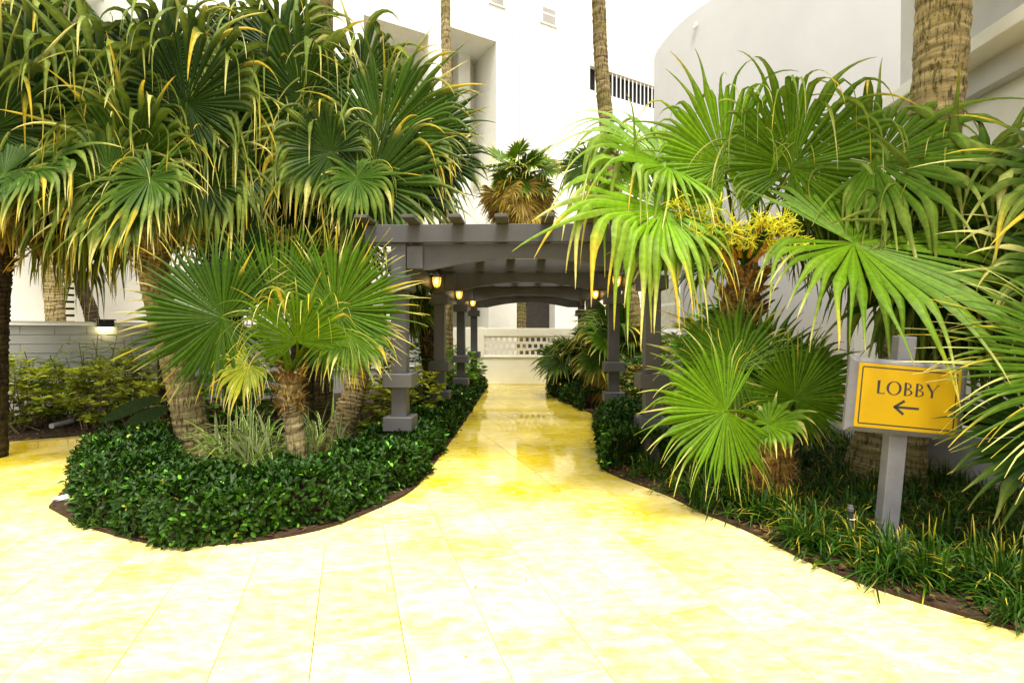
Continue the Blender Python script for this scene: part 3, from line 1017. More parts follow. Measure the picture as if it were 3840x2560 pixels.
def facade(parent, name, u0, u1, z0, z1, holes, mat):
    """wall sheet with real openings; holes (u0,u1,z0,z1,depth)"""
    us = sorted({u0, u1, *[h[0] for h in holes], *[h[1] for h in holes]})
    zs = sorted({z0, z1, *[h[2] for h in holes], *[h[3] for h in holes]})
    pl = Pile()
    for i in range(len(us) - 1):
        for j in range(len(zs) - 1):
            cu, cz = (us[i] + us[i + 1]) / 2, (zs[j] + zs[j + 1]) / 2
            if any(h[0] < cu < h[1] and h[2] < cz < h[3] for h in holes): continue
            pl.add([fpt(us[i], zs[j]), fpt(us[i + 1], zs[j]), fpt(us[i + 1], zs[j + 1]), fpt(us[i], zs[j + 1])], [(0, 1, 2, 3)])
    for h in holes:
        a, b, c, d, e = h
        f = [(a, c), (b, c), (b, d), (a, d)]
        for k in range(4):
            p, q = f[k], f[(k + 1) % 4]
            pl.add([fpt(p[0], p[1]), fpt(p[0], p[1], -e), fpt(q[0], q[1], -e), fpt(q[0], q[1])], [(0, 1, 2, 3)])
    # give the wall a body behind the face
    V = [fpt(u0, z0, -6), fpt(u1, z0, -6), fpt(u1, z1, -6), fpt(u0, z1, -6), fpt(u0, z0), fpt(u1, z0), fpt(u1, z1), fpt(u0, z1)]
    pl.add(V, [(0, 3, 7, 4), (1, 5, 6, 2), (3, 2, 6, 7), (0, 1, 2, 3)])
    return pl.build(name, mat, parent, colour=False)


bld = thing('white_building', 'tall white building behind the pergola with deep openings and a barred gap', 'building', (0, 0, 0))
o1r = FP(985, 80); o1l = FP(835, 0); o2l = FP(1032, 100); o2r = FP(1140, 96)
rl = FP(1355, 150); rr_ = FP(1499, 202); rlb = FP(1355, 206)
dl = FP(1187, 690); drr = FP(1275, 690)
gl = FP(1020, 700); gr = FP(1122, 700)
sl = FP(125, 610); sr_ = FP(170, 610)
holes = [(o1l[0], o1r[0], 7.2, o1r[1], 2.2), (o2l[0], o2r[0], 7.2, o2r[1], 2.2),
         (rl[0], rr_[0] + 1.5, rlb[1], rl[1], 0.3),
         (dl[0], drr[0], 0.0, 4.4, 0.5), (gl[0] - 0.3, gr[0], 0.0, 4.6, 1.6), (sl[0], sr_[0], 1.0, sl[1], 0.35)]
facade(bld, 'wall', -32, 16, 0.0, 24.0, holes, M['white_wall'])
for h, m_, nm in ((holes[0], M['cream_wall'], 'opening_back'), (holes[1], M['cream_wall'], 'opening_back'), (holes[2], M['dark'], 'gap_back'), (holes[3], M['door'], 'door'), (holes[4], M['recess'], 'opening_back'), (holes[5], M['dark'], 'vent_back')):
    e = h[4] - 0.06
    V = [fpt(h[0], h[2], -e), fpt(h[1], h[2], -e), fpt(h[1], h[3], -e), fpt(h[0], h[3], -e), fpt(h[0], h[2], -e - 0.05), fpt(h[1], h[2], -e - 0.05), fpt(h[1], h[3], -e - 0.05), fpt(h[0], h[3], -e - 0.05)]
    mk(nm, V, [(0, 1, 2, 3), (5, 4, 7, 6), (0, 4, 5, 1), (2, 6, 7, 3)], None, m_, bld)


def fbox(name, u0, u1, z0, z1, f0, f1, mat, parent):
    """a block standing on the facade between offsets f0 and f1 (positive is toward the viewer)"""
    V = [fpt(u0, z0, f1), fpt(u1, z0, f1), fpt(u1, z1, f1), fpt(u0, z1, f1), fpt(u0, z0, f0), fpt(u1, z0, f0), fpt(u1, z1, f0), fpt(u0, z1, f0)]
    return mk(name, V, [(0, 1, 2, 3), (5, 4, 7, 6), (4, 0, 3, 7), (1, 5, 6, 2), (3, 2, 6, 7), (4, 5, 1, 0)], None, mat, parent)


nb = 17
for k in range(nb):
    u = rl[0] + 0.32 + (rr_[0] - rl[0]) * k / (nb - 1.6)
    fbox('bar', u, u + 0.055, rlb[1], rl[1], -0.05, -0.03, M['white_metal'], bld)
# pillar inside the second opening
fbox('pillar', o2r[0] - 1.0, o2r[0] - 0.45, 7.2, o2r[1], -2.1, -1.5, M['white_wall'], bld)
# louvre vent on the left
for k in range(13):
    z = 1.05 + (sl[1] - 1.05) * k / 13
    fbox('slat', sl[0] + 0.01, sr_[0] - 0.01, z, z + 0.125, -0.18, -0.04, M['cream_wall'], bld)
# small upper windows
for (pa, pb, nm) in (((1240, 8), (1279, 52), 'window'), ((1122, -40), (1161, 8), 'window')):
    a = FP(*pa); b = FP(*pb)
    u0, u1 = a[0], b[0]
    z1 = a[1]; z0 = FP(pa[0], pb[1])[1]
    f = fbox(nm, u0, u1, z0, z1, 0.0, 0.05, M['white_metal'], bld)
    fbox('pane', u0 + 0.12, u1 - 0.12, z0 + 0.5, z1 - 0.12, 0.05, 0.056, M['pane'], f)
    fbox('pane', u0 + 0.12, u1 - 0.12, z0 + 0.08, z0 + 0.42, 0.05, 0.056, M['pane'], f)
# thin drain pipe on the white wall
dp = FP(1192, 200)
fbox('drain_pipe', dp[0], dp[0] + 0.10, 1.0, dp[1] + 3, 0.0, 0.09, M['cream_wall'], bld)
# window of the back building seen past the leaning trunk
wa = FP(1418, 640); wb = FP(1452, 757)
f = fbox('window', wa[0], wb[0], FP(1418, 757)[1], wa[1], 0.0, 0.06, M['white_metal'], bld)
fbox('pane', wa[0] + 0.08, wb[0] - 0.08, FP(1418, 757)[1] + 0.1, (wa[1] + FP(1418, 757)[1]) / 2 - 0.04, 0.06, 0.066, M['curtain'], f)
fbox('pane', wa[0] + 0.08, wb[0] - 0.08, (wa[1] + FP(1418, 757)[1]) / 2 + 0.04, wa[1] - 0.08, 0.06, 0.066, M['curtain'], f)

# rounded pale grey building on the right
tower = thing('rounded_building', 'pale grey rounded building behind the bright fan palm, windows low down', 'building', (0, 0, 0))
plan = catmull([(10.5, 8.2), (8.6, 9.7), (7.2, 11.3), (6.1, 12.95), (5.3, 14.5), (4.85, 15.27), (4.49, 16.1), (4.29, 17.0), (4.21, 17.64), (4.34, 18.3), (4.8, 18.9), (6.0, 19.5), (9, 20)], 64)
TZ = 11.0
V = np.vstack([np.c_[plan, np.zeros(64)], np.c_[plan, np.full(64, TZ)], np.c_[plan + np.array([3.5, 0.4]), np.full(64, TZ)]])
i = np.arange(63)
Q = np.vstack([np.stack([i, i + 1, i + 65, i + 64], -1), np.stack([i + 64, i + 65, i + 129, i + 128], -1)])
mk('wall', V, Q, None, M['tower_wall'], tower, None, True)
# windows on it
def tower_window(t0, t1, z0, z1):
    s_ = np.linspace(0, 1, 64)
    a = np.array([np.interp(t0, plan[:44, 1], plan[:44, 0]), t0]); b = np.array([np.interp(t1, plan[:44, 1], plan[:44, 0]), t1])
    d = nrm(b - a); n = np.array([-d[1], d[0]])
    def blk(name, f0, f1, za, zb, e0, e1, mat, par):
        L = np.linalg.norm(b - a)
        P = [a + d * f0 * L + n * e for e in (e1, e0)] + [a + d * f1 * L + n * e for e in (e1, e0)]
        V = [(*P[0], za), (*P[2], za), (*P[2], zb), (*P[0], zb), (*P[1], za), (*P[3], za), (*P[3], zb), (*P[1], zb)]
        return mk(name, V, [(0, 1, 2, 3), (5, 4, 7, 6), (4, 0, 3, 7), (1, 5, 6, 2), (3, 2, 6, 7), (4, 5, 1, 0)], None, mat, par)
    f = blk('window', 0, 1, z0, z1, -0.05, 0.06, M['white_metal'], tower)
    zm = (z0 + z1) / 2
    blk('pane', 0.07, 0.93, z0 + 0.1, zm - 0.05, 0.06, 0.066, M['curtain'], f)
    blk('pane', 0.07, 0.93, zm + 0.05, z1 - 0.1, 0.06, 0.066, M['curtain'], f)
    blk('sill', -0.05, 1.05, z0 - 0.1, z0, -0.02, 0.12, M['white_metal'], f)
tower_window(15.9, 17.0, 1.72, 3.45)
# a small round vent high on it
vp = F(1611, 62, 15.35)
v, q = lathe([(0, 0.03), (0.07, 0.03), (0.1, 0.0)], 14)
o = mk('vent_cap', v, q, None, M['white_metal'], tower)
o.location = (4.79, 15.3, float(vp[2])); o.rotation_euler = (0, -math.pi / 2, math.radians(25))

# near right building with a ledge, a gap and a low wall in front
side = thing('side_building', 'pale building along the right bed with a projecting ledge over its wall', 'building', (0, 0, 0))
box('upper_wall', (5.12, 6.8, 0.5, 7.4, 4.84, 12.0), M['side_wall'], side, 0)
box('ledge', (4.82, 6.8, 0.5, 7.4, 4.68, 4.84), M['white_wall'], side, 0.01)
box('band', (5.15, 6.8, 0.5, 7.4, 4.40, 4.68), M['side_wall'], side, 0)
box('lower_wall', (5.32, 6.8, 0.5, 8.7, 0.82, 4.40), M['white_wall'], side, 0)
box('sill', (5.22, 6.8, 0.5, 8.7, 0.74, 0.82), M['side_wall'], side, 0.008)
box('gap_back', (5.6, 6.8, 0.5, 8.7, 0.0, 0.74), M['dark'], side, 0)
lw = thing('low_wall', 'low grey wall with white coping running behind the yellow sign', 'wall', (4.77, 6, 0))
box('wall_body', (0, 0.22, -5.5, 4.2, 0, 0.50), M['side_wall'], lw, 0)
box('coping', (-0.025, 0.26, -5.5, 4.2, 0.50, 0.56), M['white_wall'], lw, 0.008)

# garden wall of painted blocks on the left
gw = thing('block_wall', 'grey painted block wall behind the left shrubs', 'wall', (0, 0, 0))
GA, GB = np.array([-14.0, 5.5]), np.array([-2.62, 16.62])
gd = nrm(GB - GA); gn = np.array([gd[1], -gd[0]]); GL = np.linalg.norm(GB - GA)


def gbox(name, s0, s1, z0, z1, f0, f1, mat, par, bev=0.006):
    bm = bmesh.new(); bmesh.ops.create_cube(bm, size=1)
    for v_ in bm.verts:
        s_ = s0 if v_.co.x < 0 else s1; f_ = f0 if v_.co.y < 0 else f1; z_ = z0 if v_.co.z < 0 else z1
        p = GA + gd * s_ + gn * f_
        v_.co = Vector((p[0], p[1], z_))
    if bev: bmesh.ops.bevel(bm, geom=list(bm.edges), offset=bev, segments=1, affect='EDGES')
    bmesh.ops.recalc_face_normals(bm, faces=bm.faces)
    me = bpy.data.meshes.new(name); bm.to_mesh(me); bm.free(); me.materials.append(mat)
    return link(name, me, par)


gbox('core', 0, GL, 0, 1.80, -0.2, -0.012, M['grey_wall'], gw, 0)
gbox('coping', 0, GL, 1.80, 1.875, -0.22, 0.025, M['white_wall'], gw, 0.008)
rg = np.random.default_rng(3)
s0g = 3.2
for row in range(6):
    z = 0.72 + row * 0.18
    s_ = s0g + (0.25 if row % 2 else 0)
    while s_ < GL - 0.1:
        l = 0.50 if rg.uniform() < 0.7 else 0.98
        e = min(s_ + l, GL)
        p = proj((*(GA + gd * s_), z))
        if p and -200 < p[0] < 1130:
            gbox('block', s_ + 0.003, e - 0.003, z + 0.004, z + 0.176, -0.02, rg.normal(0.003, 0.002), M['grey_wall'], gw, 0.004)
        s_ = e
gbox('base_band', 0, GL, 0.66, 0.715, -0.02, 0.02, M['white_wall'], gw, 0.008)

# end wall with breeze blocks
ew = thing('breeze_block_wall', 'white end wall with three rows of pierced breeze blocks past the pergola', 'wall', (0, 16.95, 0))
EX0, EX1 = -2.75, 4.4
bx0, bx1, bz0, bz1 = (1815 - 1985) * 16.95 / FPX, (2110 - 1985) * 16.95 / FPX, 0.93, 1.57
box('wall_body', (EX0, EX1, 0, 0.2, 0, bz0 - 0.06), M['cream_wall'], ew, 0.01)
box('sill', (bx0 - 0.02, bx1 + 0.3, -0.03, 0.2, bz0 - 0.06, bz0), M['cream_wall'], ew, 0.008)
box('wall_end', (EX0, bx0, -0.03, 0.2, bz0 - 0.055, 1.86), M['cream_wall'], ew, 0.01)
box('wall_end', (bx1, EX1, 0.0, 0.2, bz0 - 0.055, bz1), M['cream_wall'], ew, 0.01)
box('coping', (bx0 + 0.002, EX1, -0.02, 0.22, bz1, 1.83), M['cream_wall'], ew, 0.012)
bw = 0.187; bh = (bz1 - bz0) / 3
bm_ = None
for row in range(3):
    x = bx0 + (0.0 if row % 2 == 0 else -bw / 2)
    k = 0
    while x < bx1 - 0.02:
        xa, xb = max(x, bx0), min(x + bw, bx1)
        z = bz0 + row * bh
        if xb - xa > 0.06:
            if bm_ is None or xb - xa < bw - 0.01:
                w_ = xb - xa; t_ = min(0.035, w_ * 0.25)
                me = boxes_mesh('breeze_block', [(0.002, w_ - 0.002, 0, 0.16, 0.002, 0.042), (0.002, w_ - 0.002, 0, 0.16, bh - 0.042, bh - 0.002),
                                                  (0.002, t_, 0, 0.16, 0.042, bh - 0.042), (w_ - t_, w_ - 0.002, 0, 0.16, 0.042, bh - 0.042)], 0)
                me.materials.append(M['cream_wall'])
                if xb - xa >= bw - 0.01: bm_ = me
            else:
                me = bm_
            o = link('breeze_block', me, ew)
            o.location = (xa, 0.01, z)
        x += bw; k += 1

# floodlight on the block wall
fl_p = F(242, 749, 11.0)
sproj = float((fl_p[:2] - GA) @ gd)
r_ = ray(242, 749); tt = (GA @ gn + 0.06 - 0) / (r_[:2] @ gn); fp = r_[:2] * tt; fz = EYE + r_[2] * tt
fl = thing('floodlight', 'small black floodlight lit on the grey block wall', 'floodlight', (fp[0], fp[1], fz))
for nm, b_, m_ in (('housing', (-0.14, 0.14, -0.10, 0.12, -0.02, 0.12), M['black']), ('hood', (-0.17, 0.17, -0.14, 0.12, 0.12, 0.14), M['black']), ('lens', (-0.12, 0.12, -0.09, 0.10, -0.06, -0.02), M['flood']), ('bracket', (-0.03, 0.03, 0.12, 0.20, 0, 0.08), M['black'])):
    o = box(nm, b_, m_, fl, 0.004)
fl.rotation_euler = (0, 0, math.atan2(gd[1], gd[0]))
v_, q_, t_ = tube([(0.05, 0.09, -0.06), (0.05, 0.09, -0.5), (0.05, 0.09, -1.2)], [0.012] * 3, 6)
mk('conduit', v_, q_, t_, M['black'], fl)

# ------------------------------------------------------------------ pergola
pg = thing('pergola', 'dark grey timber pergola with arched beams and square posts over the path', 'pergola', (0, 0, 0))
ROWS = [6.37, 9.27, 12.17, 15.07]
PX = (-1.615, 1.505)
Z_LO, Z_UP, Z_CAP = 0.51, 1.043, 2.24
for yi, y in enumerate(ROWS):
    for x in PX:
        h = 0.094
        post = box('post', (x - h, x + h, y, y + 2 * h, 0.0, 2.95), M['timber'], pg, 0.006)
        for zc, hz, e in ((Z_LO, 0.085, 0.085), (Z_UP, 0.085, 0.085), (Z_CAP, 0.085, 0.072)):
            box('collar', (x - h - e, x + h + e, y - e, y + 2 * h + e, zc - hz, zc + hz), M['timber'], post, 0.008)


def arch_beam(y0, y1, x0, x1, z_end, z_crown, z_top, flat=0.30, n=22):
    xs = np.linspace(x0, x1, n)
    m = (x0 + x1) / 2
    hw = (x1 - x0) / 2 - flat
    u = np.clip(np.abs(xs - m) / hw, 0, 1)
    z = z_end + (z_crown - z_end) * (1 - u ** 2)
    V = np.vstack([np.c_[xs, np.full(n, y0), z], np.c_[xs, np.full(n, y0), np.full(n, z_top)], np.c_[xs, np.full(n, y1), z], np.c_[xs, np.full(n, y1), np.full(n, z_top)]])
    i = np.arange(n - 1)
    Q = np.vstack([np.stack([i, i + 1, i + n + 1, i + n], -1), np.stack([i + 2 * n + 1, i + 2 * n, i + 3 * n, i + 3 * n + 1], -1), np.stack([i + 1, i, i + 2 * n, i + 2 * n + 1], -1),
                   np.stack([i + n, i + n + 1, i + 3 * n + 1, i + 3 * n], -1), [[0, n, 3 * n, 2 * n], [n - 1, 3 * n - 1, 4 * n - 1, 2 * n - 1]]])
    return mk('arched_beam', V, Q, None, M['timber'], pg)


for y in ROWS:
    box('header_beam', (PX[0] - 0.40, PX[1] + 0.40, y - 0.052, y - 0.004, 2.735, 2.952), M['timber'], pg, 0.005)
    box('header_beam', (PX[0] - 0.40, PX[1] + 0.40, y + 0.192, y + 0.240, 2.735, 2.952), M['timber'], pg, 0.005)
    arch_beam(y + 0.06, y + 0.13, PX[0] + 0.098, PX[1] - 0.098, 2.41, 2.555, 2.73)
    for x, sx in ((PX[0], 1), (PX[1], -1)):                     # short blocks where the arch meets the post
        xa, xb = (x + 0.097, x + 0.30) if sx > 0 else (x - 0.30, x - 0.097)
        box('corner_block', (xa, xb, y + 0.02, y + 0.17, 2.42, 2.70), M['timber'], pg, 0.006)
for x in PX:
    for k in range(3):
        sx_ = -0.15 if x < 0 else 0.15
        box('side_beam', (x + sx_ - 0.045, x + sx_ + 0.045, ROWS[k] + 0.192, ROWS[k + 1] - 0.056, 2.42, 2.66), M['timber'], pg, 0.005)
nsl = 8
for k in range(nsl):
    x = PX[0] - 0.33 + (PX[1] - PX[0] + 0.66) * k / (nsl - 1)
    box('roof_slat', (x - 0.075, x + 0.075, ROWS[0] - 0.42, ROWS[3] + 0.6, 2.954, 2.992), M['timber'], pg, 0.004)
for k in range(20):  # unseen slats added over the roof to shade the path
    y = ROWS[0] + 0.45 + k * 0.45
    box('shade_slat', (PX[0] - 0.5, PX[1] + 0.5, y - 0.07, y + 0.07, 2.994, 3.02), M['timber'], pg, 0.003)


def lantern(x, y, z, label, lit=True):
    t = thing('lantern', label, 'lantern', (x, y, z), 'lanterns on the pergola posts')
    gm = M['lamp_glass'] if lit else M['lamp_off']
    v, q = lathe([(0.0, -0.115), (0.035, -0.105), (0.058, -0.075), (0.072, -0.02), (0.078, 0.05), (0.078, 0.062)], 14)
    mk('glass', v, q, None, gm, t, None, True)
    if lit:
        v, q = lathe([(0.0, -0.06), (0.028, -0.045), (0.034, -0.01), (0.028, 0.03), (0.0, 0.05)], 10)
        g = mk('bulb', v * np.array([1, 1, 1]) + np.array([0, -0.052, 0]), q, None, M['lamp_bulb'], t, None, True)
    v, q = lathe([(0.0, 0.17), (0.02, 0.165), (0.03, 0.135), (0.05, 0.12), (0.085, 0.10), (0.105, 0.075), (0.14, 0.066), (0.135, 0.06), (0.0, 0.058)], 18)
    mk('hood', v, q, None, M['bronze'], t, None, True)
    v, q = lathe([(0.0, 0.225), (0.014, 0.215), (0.020, 0.195), (0.012, 0.178), (0.0, 0.168)], 10)
    mk('finial', v, q, None, M['bronze'], t, None, True)
    pl = Pile()
    for k in range(6):
        a = k * math.pi / 3 + 0.3
        pr = np.array([(0.006, -0.121), (0.038, -0.110), (0.062, -0.078), (0.076, -0.02), (0.082, 0.06)])
        pts = np.c_[pr[:, 0] * math.cos(a), pr[:, 0] * math.sin(a), pr[:, 1]]
        v, q, tt_ = tube(pts, 0.0042, 4)
        pl.add(v, q, tt_)
    a = np.linspace(0, 2 * np.pi, 17)
    for rr2, zz2 in ((0.082, 0.035),):
        v, q, tt_ = tube(np.c_[rr2 * np.cos(a), rr2 * np.sin(a), np.full(17, zz2)], 0.005, 4, False)
        pl.add(v, q)
    o = pl.build('cage', M['bronze'], t, colour=False)
    v, q, tt_ = tube([(0, 0.0, 0.17), (0, 0.03, 0.24), (0, 0.10, 0.25), (0, 0.16, 0.20)], 0.012, 6)
    mk('arm', v, q, tt_, M['bronze'], t)
    box('back_plate', (-0.045, 0.045, 0.155, 0.172, 0.10, 0.26), M['bronze'], t, 0.004)
    return t


LANT = [(PX[0], ROWS[1], 'lit amber lantern on the second left pergola post from the front, largest of its row', True),
        (PX[0], ROWS[2], 'lit amber lantern on the third left pergola post from the front', True),
        (PX[0], ROWS[3], 'lit amber lantern on the rearmost left pergola post', True),
        (PX[1], ROWS[1], 'lit amber lantern on the second right pergola post, under hanging palm tips', True),
        (PX[1], ROWS[2], 'lit amber lantern on the third right pergola post from the front', True),
        (PX[1], ROWS[3], 'unlit dim lantern on the rearmost right pergola post', False)]
for x, y, lb, lit in LANT:
    lantern(x, y - 0.232, 2.545, lb, lit)

# ------------------------------------------------------------------ lobby sign
SD = 3.9
sc_ = F((3397) / SC, 1493 / SC, SD)
sign = thing('lobby_sign', 'yellow LOBBY sign with left arrow in a leaning grey timber frame', 'sign', (0, 0, 0))
bw_, bh_ = 0.835, 0.545
ROLL = math.radians(-4.9)
sm = Matrix.Translation(Vector(sc_)) @ Matrix.Rotation(ROLL, 4, 'Y').inverted() @ Matrix.Rotation(math.radians(-1), 4, 'Z')
sign.matrix_world = sm


def sbox(name, b, mat, par, bev):
    return box(name, b, mat, par, bev)


# bevelled board
bm = bmesh.new()
hw, hh = bw_ / 2, bh_ / 2
rings = [(hw, hh, 0.028), (hw, hh, 0.004), (hw - 0.03, hh - 0.03, -0.014), (hw - 0.05, hh - 0.05, -0.014)]
vsx = []
for (a, b_, y) in rings:
    vsx.append([bm.verts.new((sx * a, y, sz * b_)) for sx, sz in ((-1, -1), (1, -1), (1, 1), (-1, 1))])
for r0, r1 in zip(vsx[:-1], vsx[1:]):
    for k in range(4):
        bm.faces.new((r0[k], r0[(k + 1) % 4], r1[(k + 1) % 4], r1[k]))
bm.faces.new(vsx[-1]); bm.faces.new(vsx[0][::-1])
bmesh.ops.recalc_face_normals(bm, faces=bm.faces)
me = bpy.data.meshes.new('frame_board'); bm.to_mesh(me); bm.free(); me.materials.append(M['timber'])
M['sign_timber'] = plaster('sign_grey_timber', (0.115, 0.113, 0.121), (0.16, 0.157, 0.168), 0.5, 6, 0.3)
me.materials.clear(); me.materials.append(M['sign_timber'])
link('board', me, sign)
sbox('post', (-0.063, 0.063, 0.029, 0.12, -1.42, 0.455), M['sign_timber'], sign, 0.006)
pw, ph = 0.725, 0.470
c = 0.022
pv = [(-pw / 2 + c * .3, -ph / 2), (pw / 2 - c, -ph / 2), (pw / 2, -ph / 2 + c), (pw / 2, ph / 2 - c * .3), (pw / 2 - c * .3, ph / 2), (-pw / 2 + c * .3, ph / 2), (-pw / 2, ph / 2 - c * .3), (-pw / 2, -ph / 2 + c * .3)]
V = [(x, -0.019, z) for x, z in pv] + [(x, -0.0135, z) for x, z in pv]
bm = bmesh.new(); vv = [bm.verts.new(p) for p in V]
bm.faces.new(vv[:8])
for k in range(8): bm.faces.new((vv[k], vv[(k + 1) % 8], vv[8 + (k + 1) % 8], vv[8 + k]))
bm.faces.new(vv[8:][::-1]); bmesh.ops.recalc_face_normals(bm, faces=bm.faces)
me = bpy.data.meshes.new('plate'); bm.to_mesh(me); bm.free(); me.materials.append(M['plate'])
plate = link('plate', me, sign)


def strip2d(name, polys, parent, y=-0.0198, mat=None):
    """flat lettering strips: polys list of (m,4,2) quads"""
    pl = Pile()
    for quad in polys:
        q = np.asarray(quad, float)
        pl.add(np.c_[q[:, 0], np.full(4, y), q[:, 1]], [(0, 1, 2, 3)])
    o = pl.build(name, mat or M['ink'], parent, colour=False)
    return o


BOLD = 1.25


def stroke(a, b, w, w2=None):
    a, b = np.array(a, float), np.array(b, float); d = nrm(b - a); n = np.array([-d[1], d[0]]); w2 = w if w2 is None else w2
    w, w2 = w * BOLD, w2 * BOLD
    return [a - n * w / 2, b - n * w2 / 2, b + n * w2 / 2, a + n * w / 2]


def ringp(c, ro, ri, a0, a1, n=20):
    t = np.radians(np.linspace(a0, a1, n))
    o = np.c_[c[0] + ro[0] * np.cos(t), c[1] + ro[1] * np.sin(t)]; i_ = np.c_[c[0] + ri[0] * np.cos(t), c[1] + ri[1] * np.sin(t)]
    return [[o[k], o[k + 1], i_[k + 1], i_[k]] for k in range(n - 1)]


GLY = {
    'L': [stroke((.10, 0), (.10, 1), .13, .17), stroke((.0, .98), (.22, .98), .04), stroke((.165, .03), (.56, .03), .06, .05), stroke((.54, .0), (.58, .20), .05, .02)],
    'O': ringp((.54, .5), (.56, .53), (.37, .47), 0, 360, 28),
    'B': [stroke((.12, 0), (.12, 1), .14)] + ringp((.16, .745), (.40, .255), (.27, .205), -90, 90, 14) + ringp((.16, .265), (.50, .265), (.36, .215), -90, 90, 14) + [stroke((.19, .975), (.22, .975), .05), stroke((.19, .025), (.22, .025), .05)],
    'Y': [stroke((.02, 1), (.385, .46), .13, .13), stroke((.80, 1), (.46, .48), .05), stroke((.41, 0), (.41, .47), .14), stroke((-.06, .985), (.16, .985), .035), stroke((.70, .985), (.90, .985), .035)],
}
lh = 0.096
xcur = -0.222
zb = ph / 2 - 0.46 * ph
for ch, adv in (('L', .70), ('O', 1.26), ('B', .84), ('B', .84), ('Y', .9)):
    polys = [[(p[0] * lh + xcur, p[1] * lh + zb) for p in q] for q in GLY[ch]]
    strip2d('letter', polys, plate)
    xcur += adv * lh
az_ = ph / 2 - 0.645 * ph
strip2d('arrow', [stroke((-0.085, az_), (0.085, az_), .014), stroke((-0.092, az_ - .004), (-0.02, az_ + .05), .015), stroke((-0.092, az_ + .004), (-0.02, az_ - .05), .015)], plate)
ix, iz, lw_ = pw / 2 - 0.028, ph / 2 - 0.028, 0.0075
strip2d('border_line', [stroke((-ix, iz), (ix, iz), lw_), stroke((-ix, -iz), (ix, -iz), lw_), stroke((-ix, -iz + lw_ / 2), (-ix, iz - lw_ / 2), lw_), stroke((ix, -iz + lw_ / 2), (ix, iz - lw_ / 2), lw_)], plate)

# irrigation riser in front of the sign
rb = G(1953, 1256)
rs = thing('sprinkler_riser', 'black and grey sprinkler riser tied to a cane in front of the sign', 'sprinkler', rb)
v, q, t_ = tube([(0, 0, 0), (0, 0, 0.15)], [0.013, 0.013], 10); mk('pipe', v, q, t_, M['pipe'], rs)
v, q, t_ = tube([(0, 0, 0.15), (0, 0, 0.275)], [0.017, 0.017], 12); mk('body', v, q, t_, M['black'], rs)
v, q = lathe([(0.018, 0.272), (0.022, 0.276), (0.022, 0.298), (0.018, 0.304), (0.016, 0.318), (0.0, 0.322)], 14); mk('cap', v, q, None, M['pipe'], rs)
v, q, t_ = tube([(0.032, 0, 0), (0.026, 0, 0.25)], [0.005, 0.005], 6); mk('cane', v, q, t_, M['cane'], rs)
a = np.linspace(0, 2 * np.pi, 13)
v, q, t_ = tube(np.c_[0.006 + 0.026 * np.cos(a), 0.02 * np.sin(a), np.full(13, 0.215)], 0.003, 4, False); mk('tie', v, q, None, M['white_metal'], rs)

# pale stones at the bed tip, loose pipe in the left bed
rs_ = np.random.default_rng(9)
for (px, py, s, lb) in ((146, 1152, 0.055, 'pale flat stone at the pointed tip of the left bed'), (168, 1144, 0.04, 'small pale stone beside the flat stone at the bed tip')):
    bm = bmesh.new(); bmesh.ops.create_icosphere(bm, subdivisions=2, radius=1)
    for v_ in bm.verts:
        k = 1 + 0.12 * math.sin(v_.co.x * 5 + px) + 0.1 * math.cos(v_.co.y * 4)
        v_.co = Vector((v_.co.x * s * 1.7 * k, v_.co.y * s * k, v_.co.z * s * 0.5 * k))
    me = bpy.data.meshes.new('stone'); bm.to_mesh(me); bm.free(); me.materials.append(M['stone'])
    o = link('stone', me); o.location = Vector(G(px, py)) + Vector((0, 0, 0.035)); o.rotation_euler = (0, 0, 0.5)
    tag(o, lb, 'stone')
pa, pb = G(118, 978, 0.06), G(165, 966, 0.08)
v, q, t_ = tube([pa, (pa + pb) / 2, pb], 0.045, 12)
o = mk('loose_pipe', v - pa, q, t_, M['stone'], None); o.location = Vector(pa)
tag(o, 'short pale pipe lying on the mulch among the left shrubs', 'pipe')

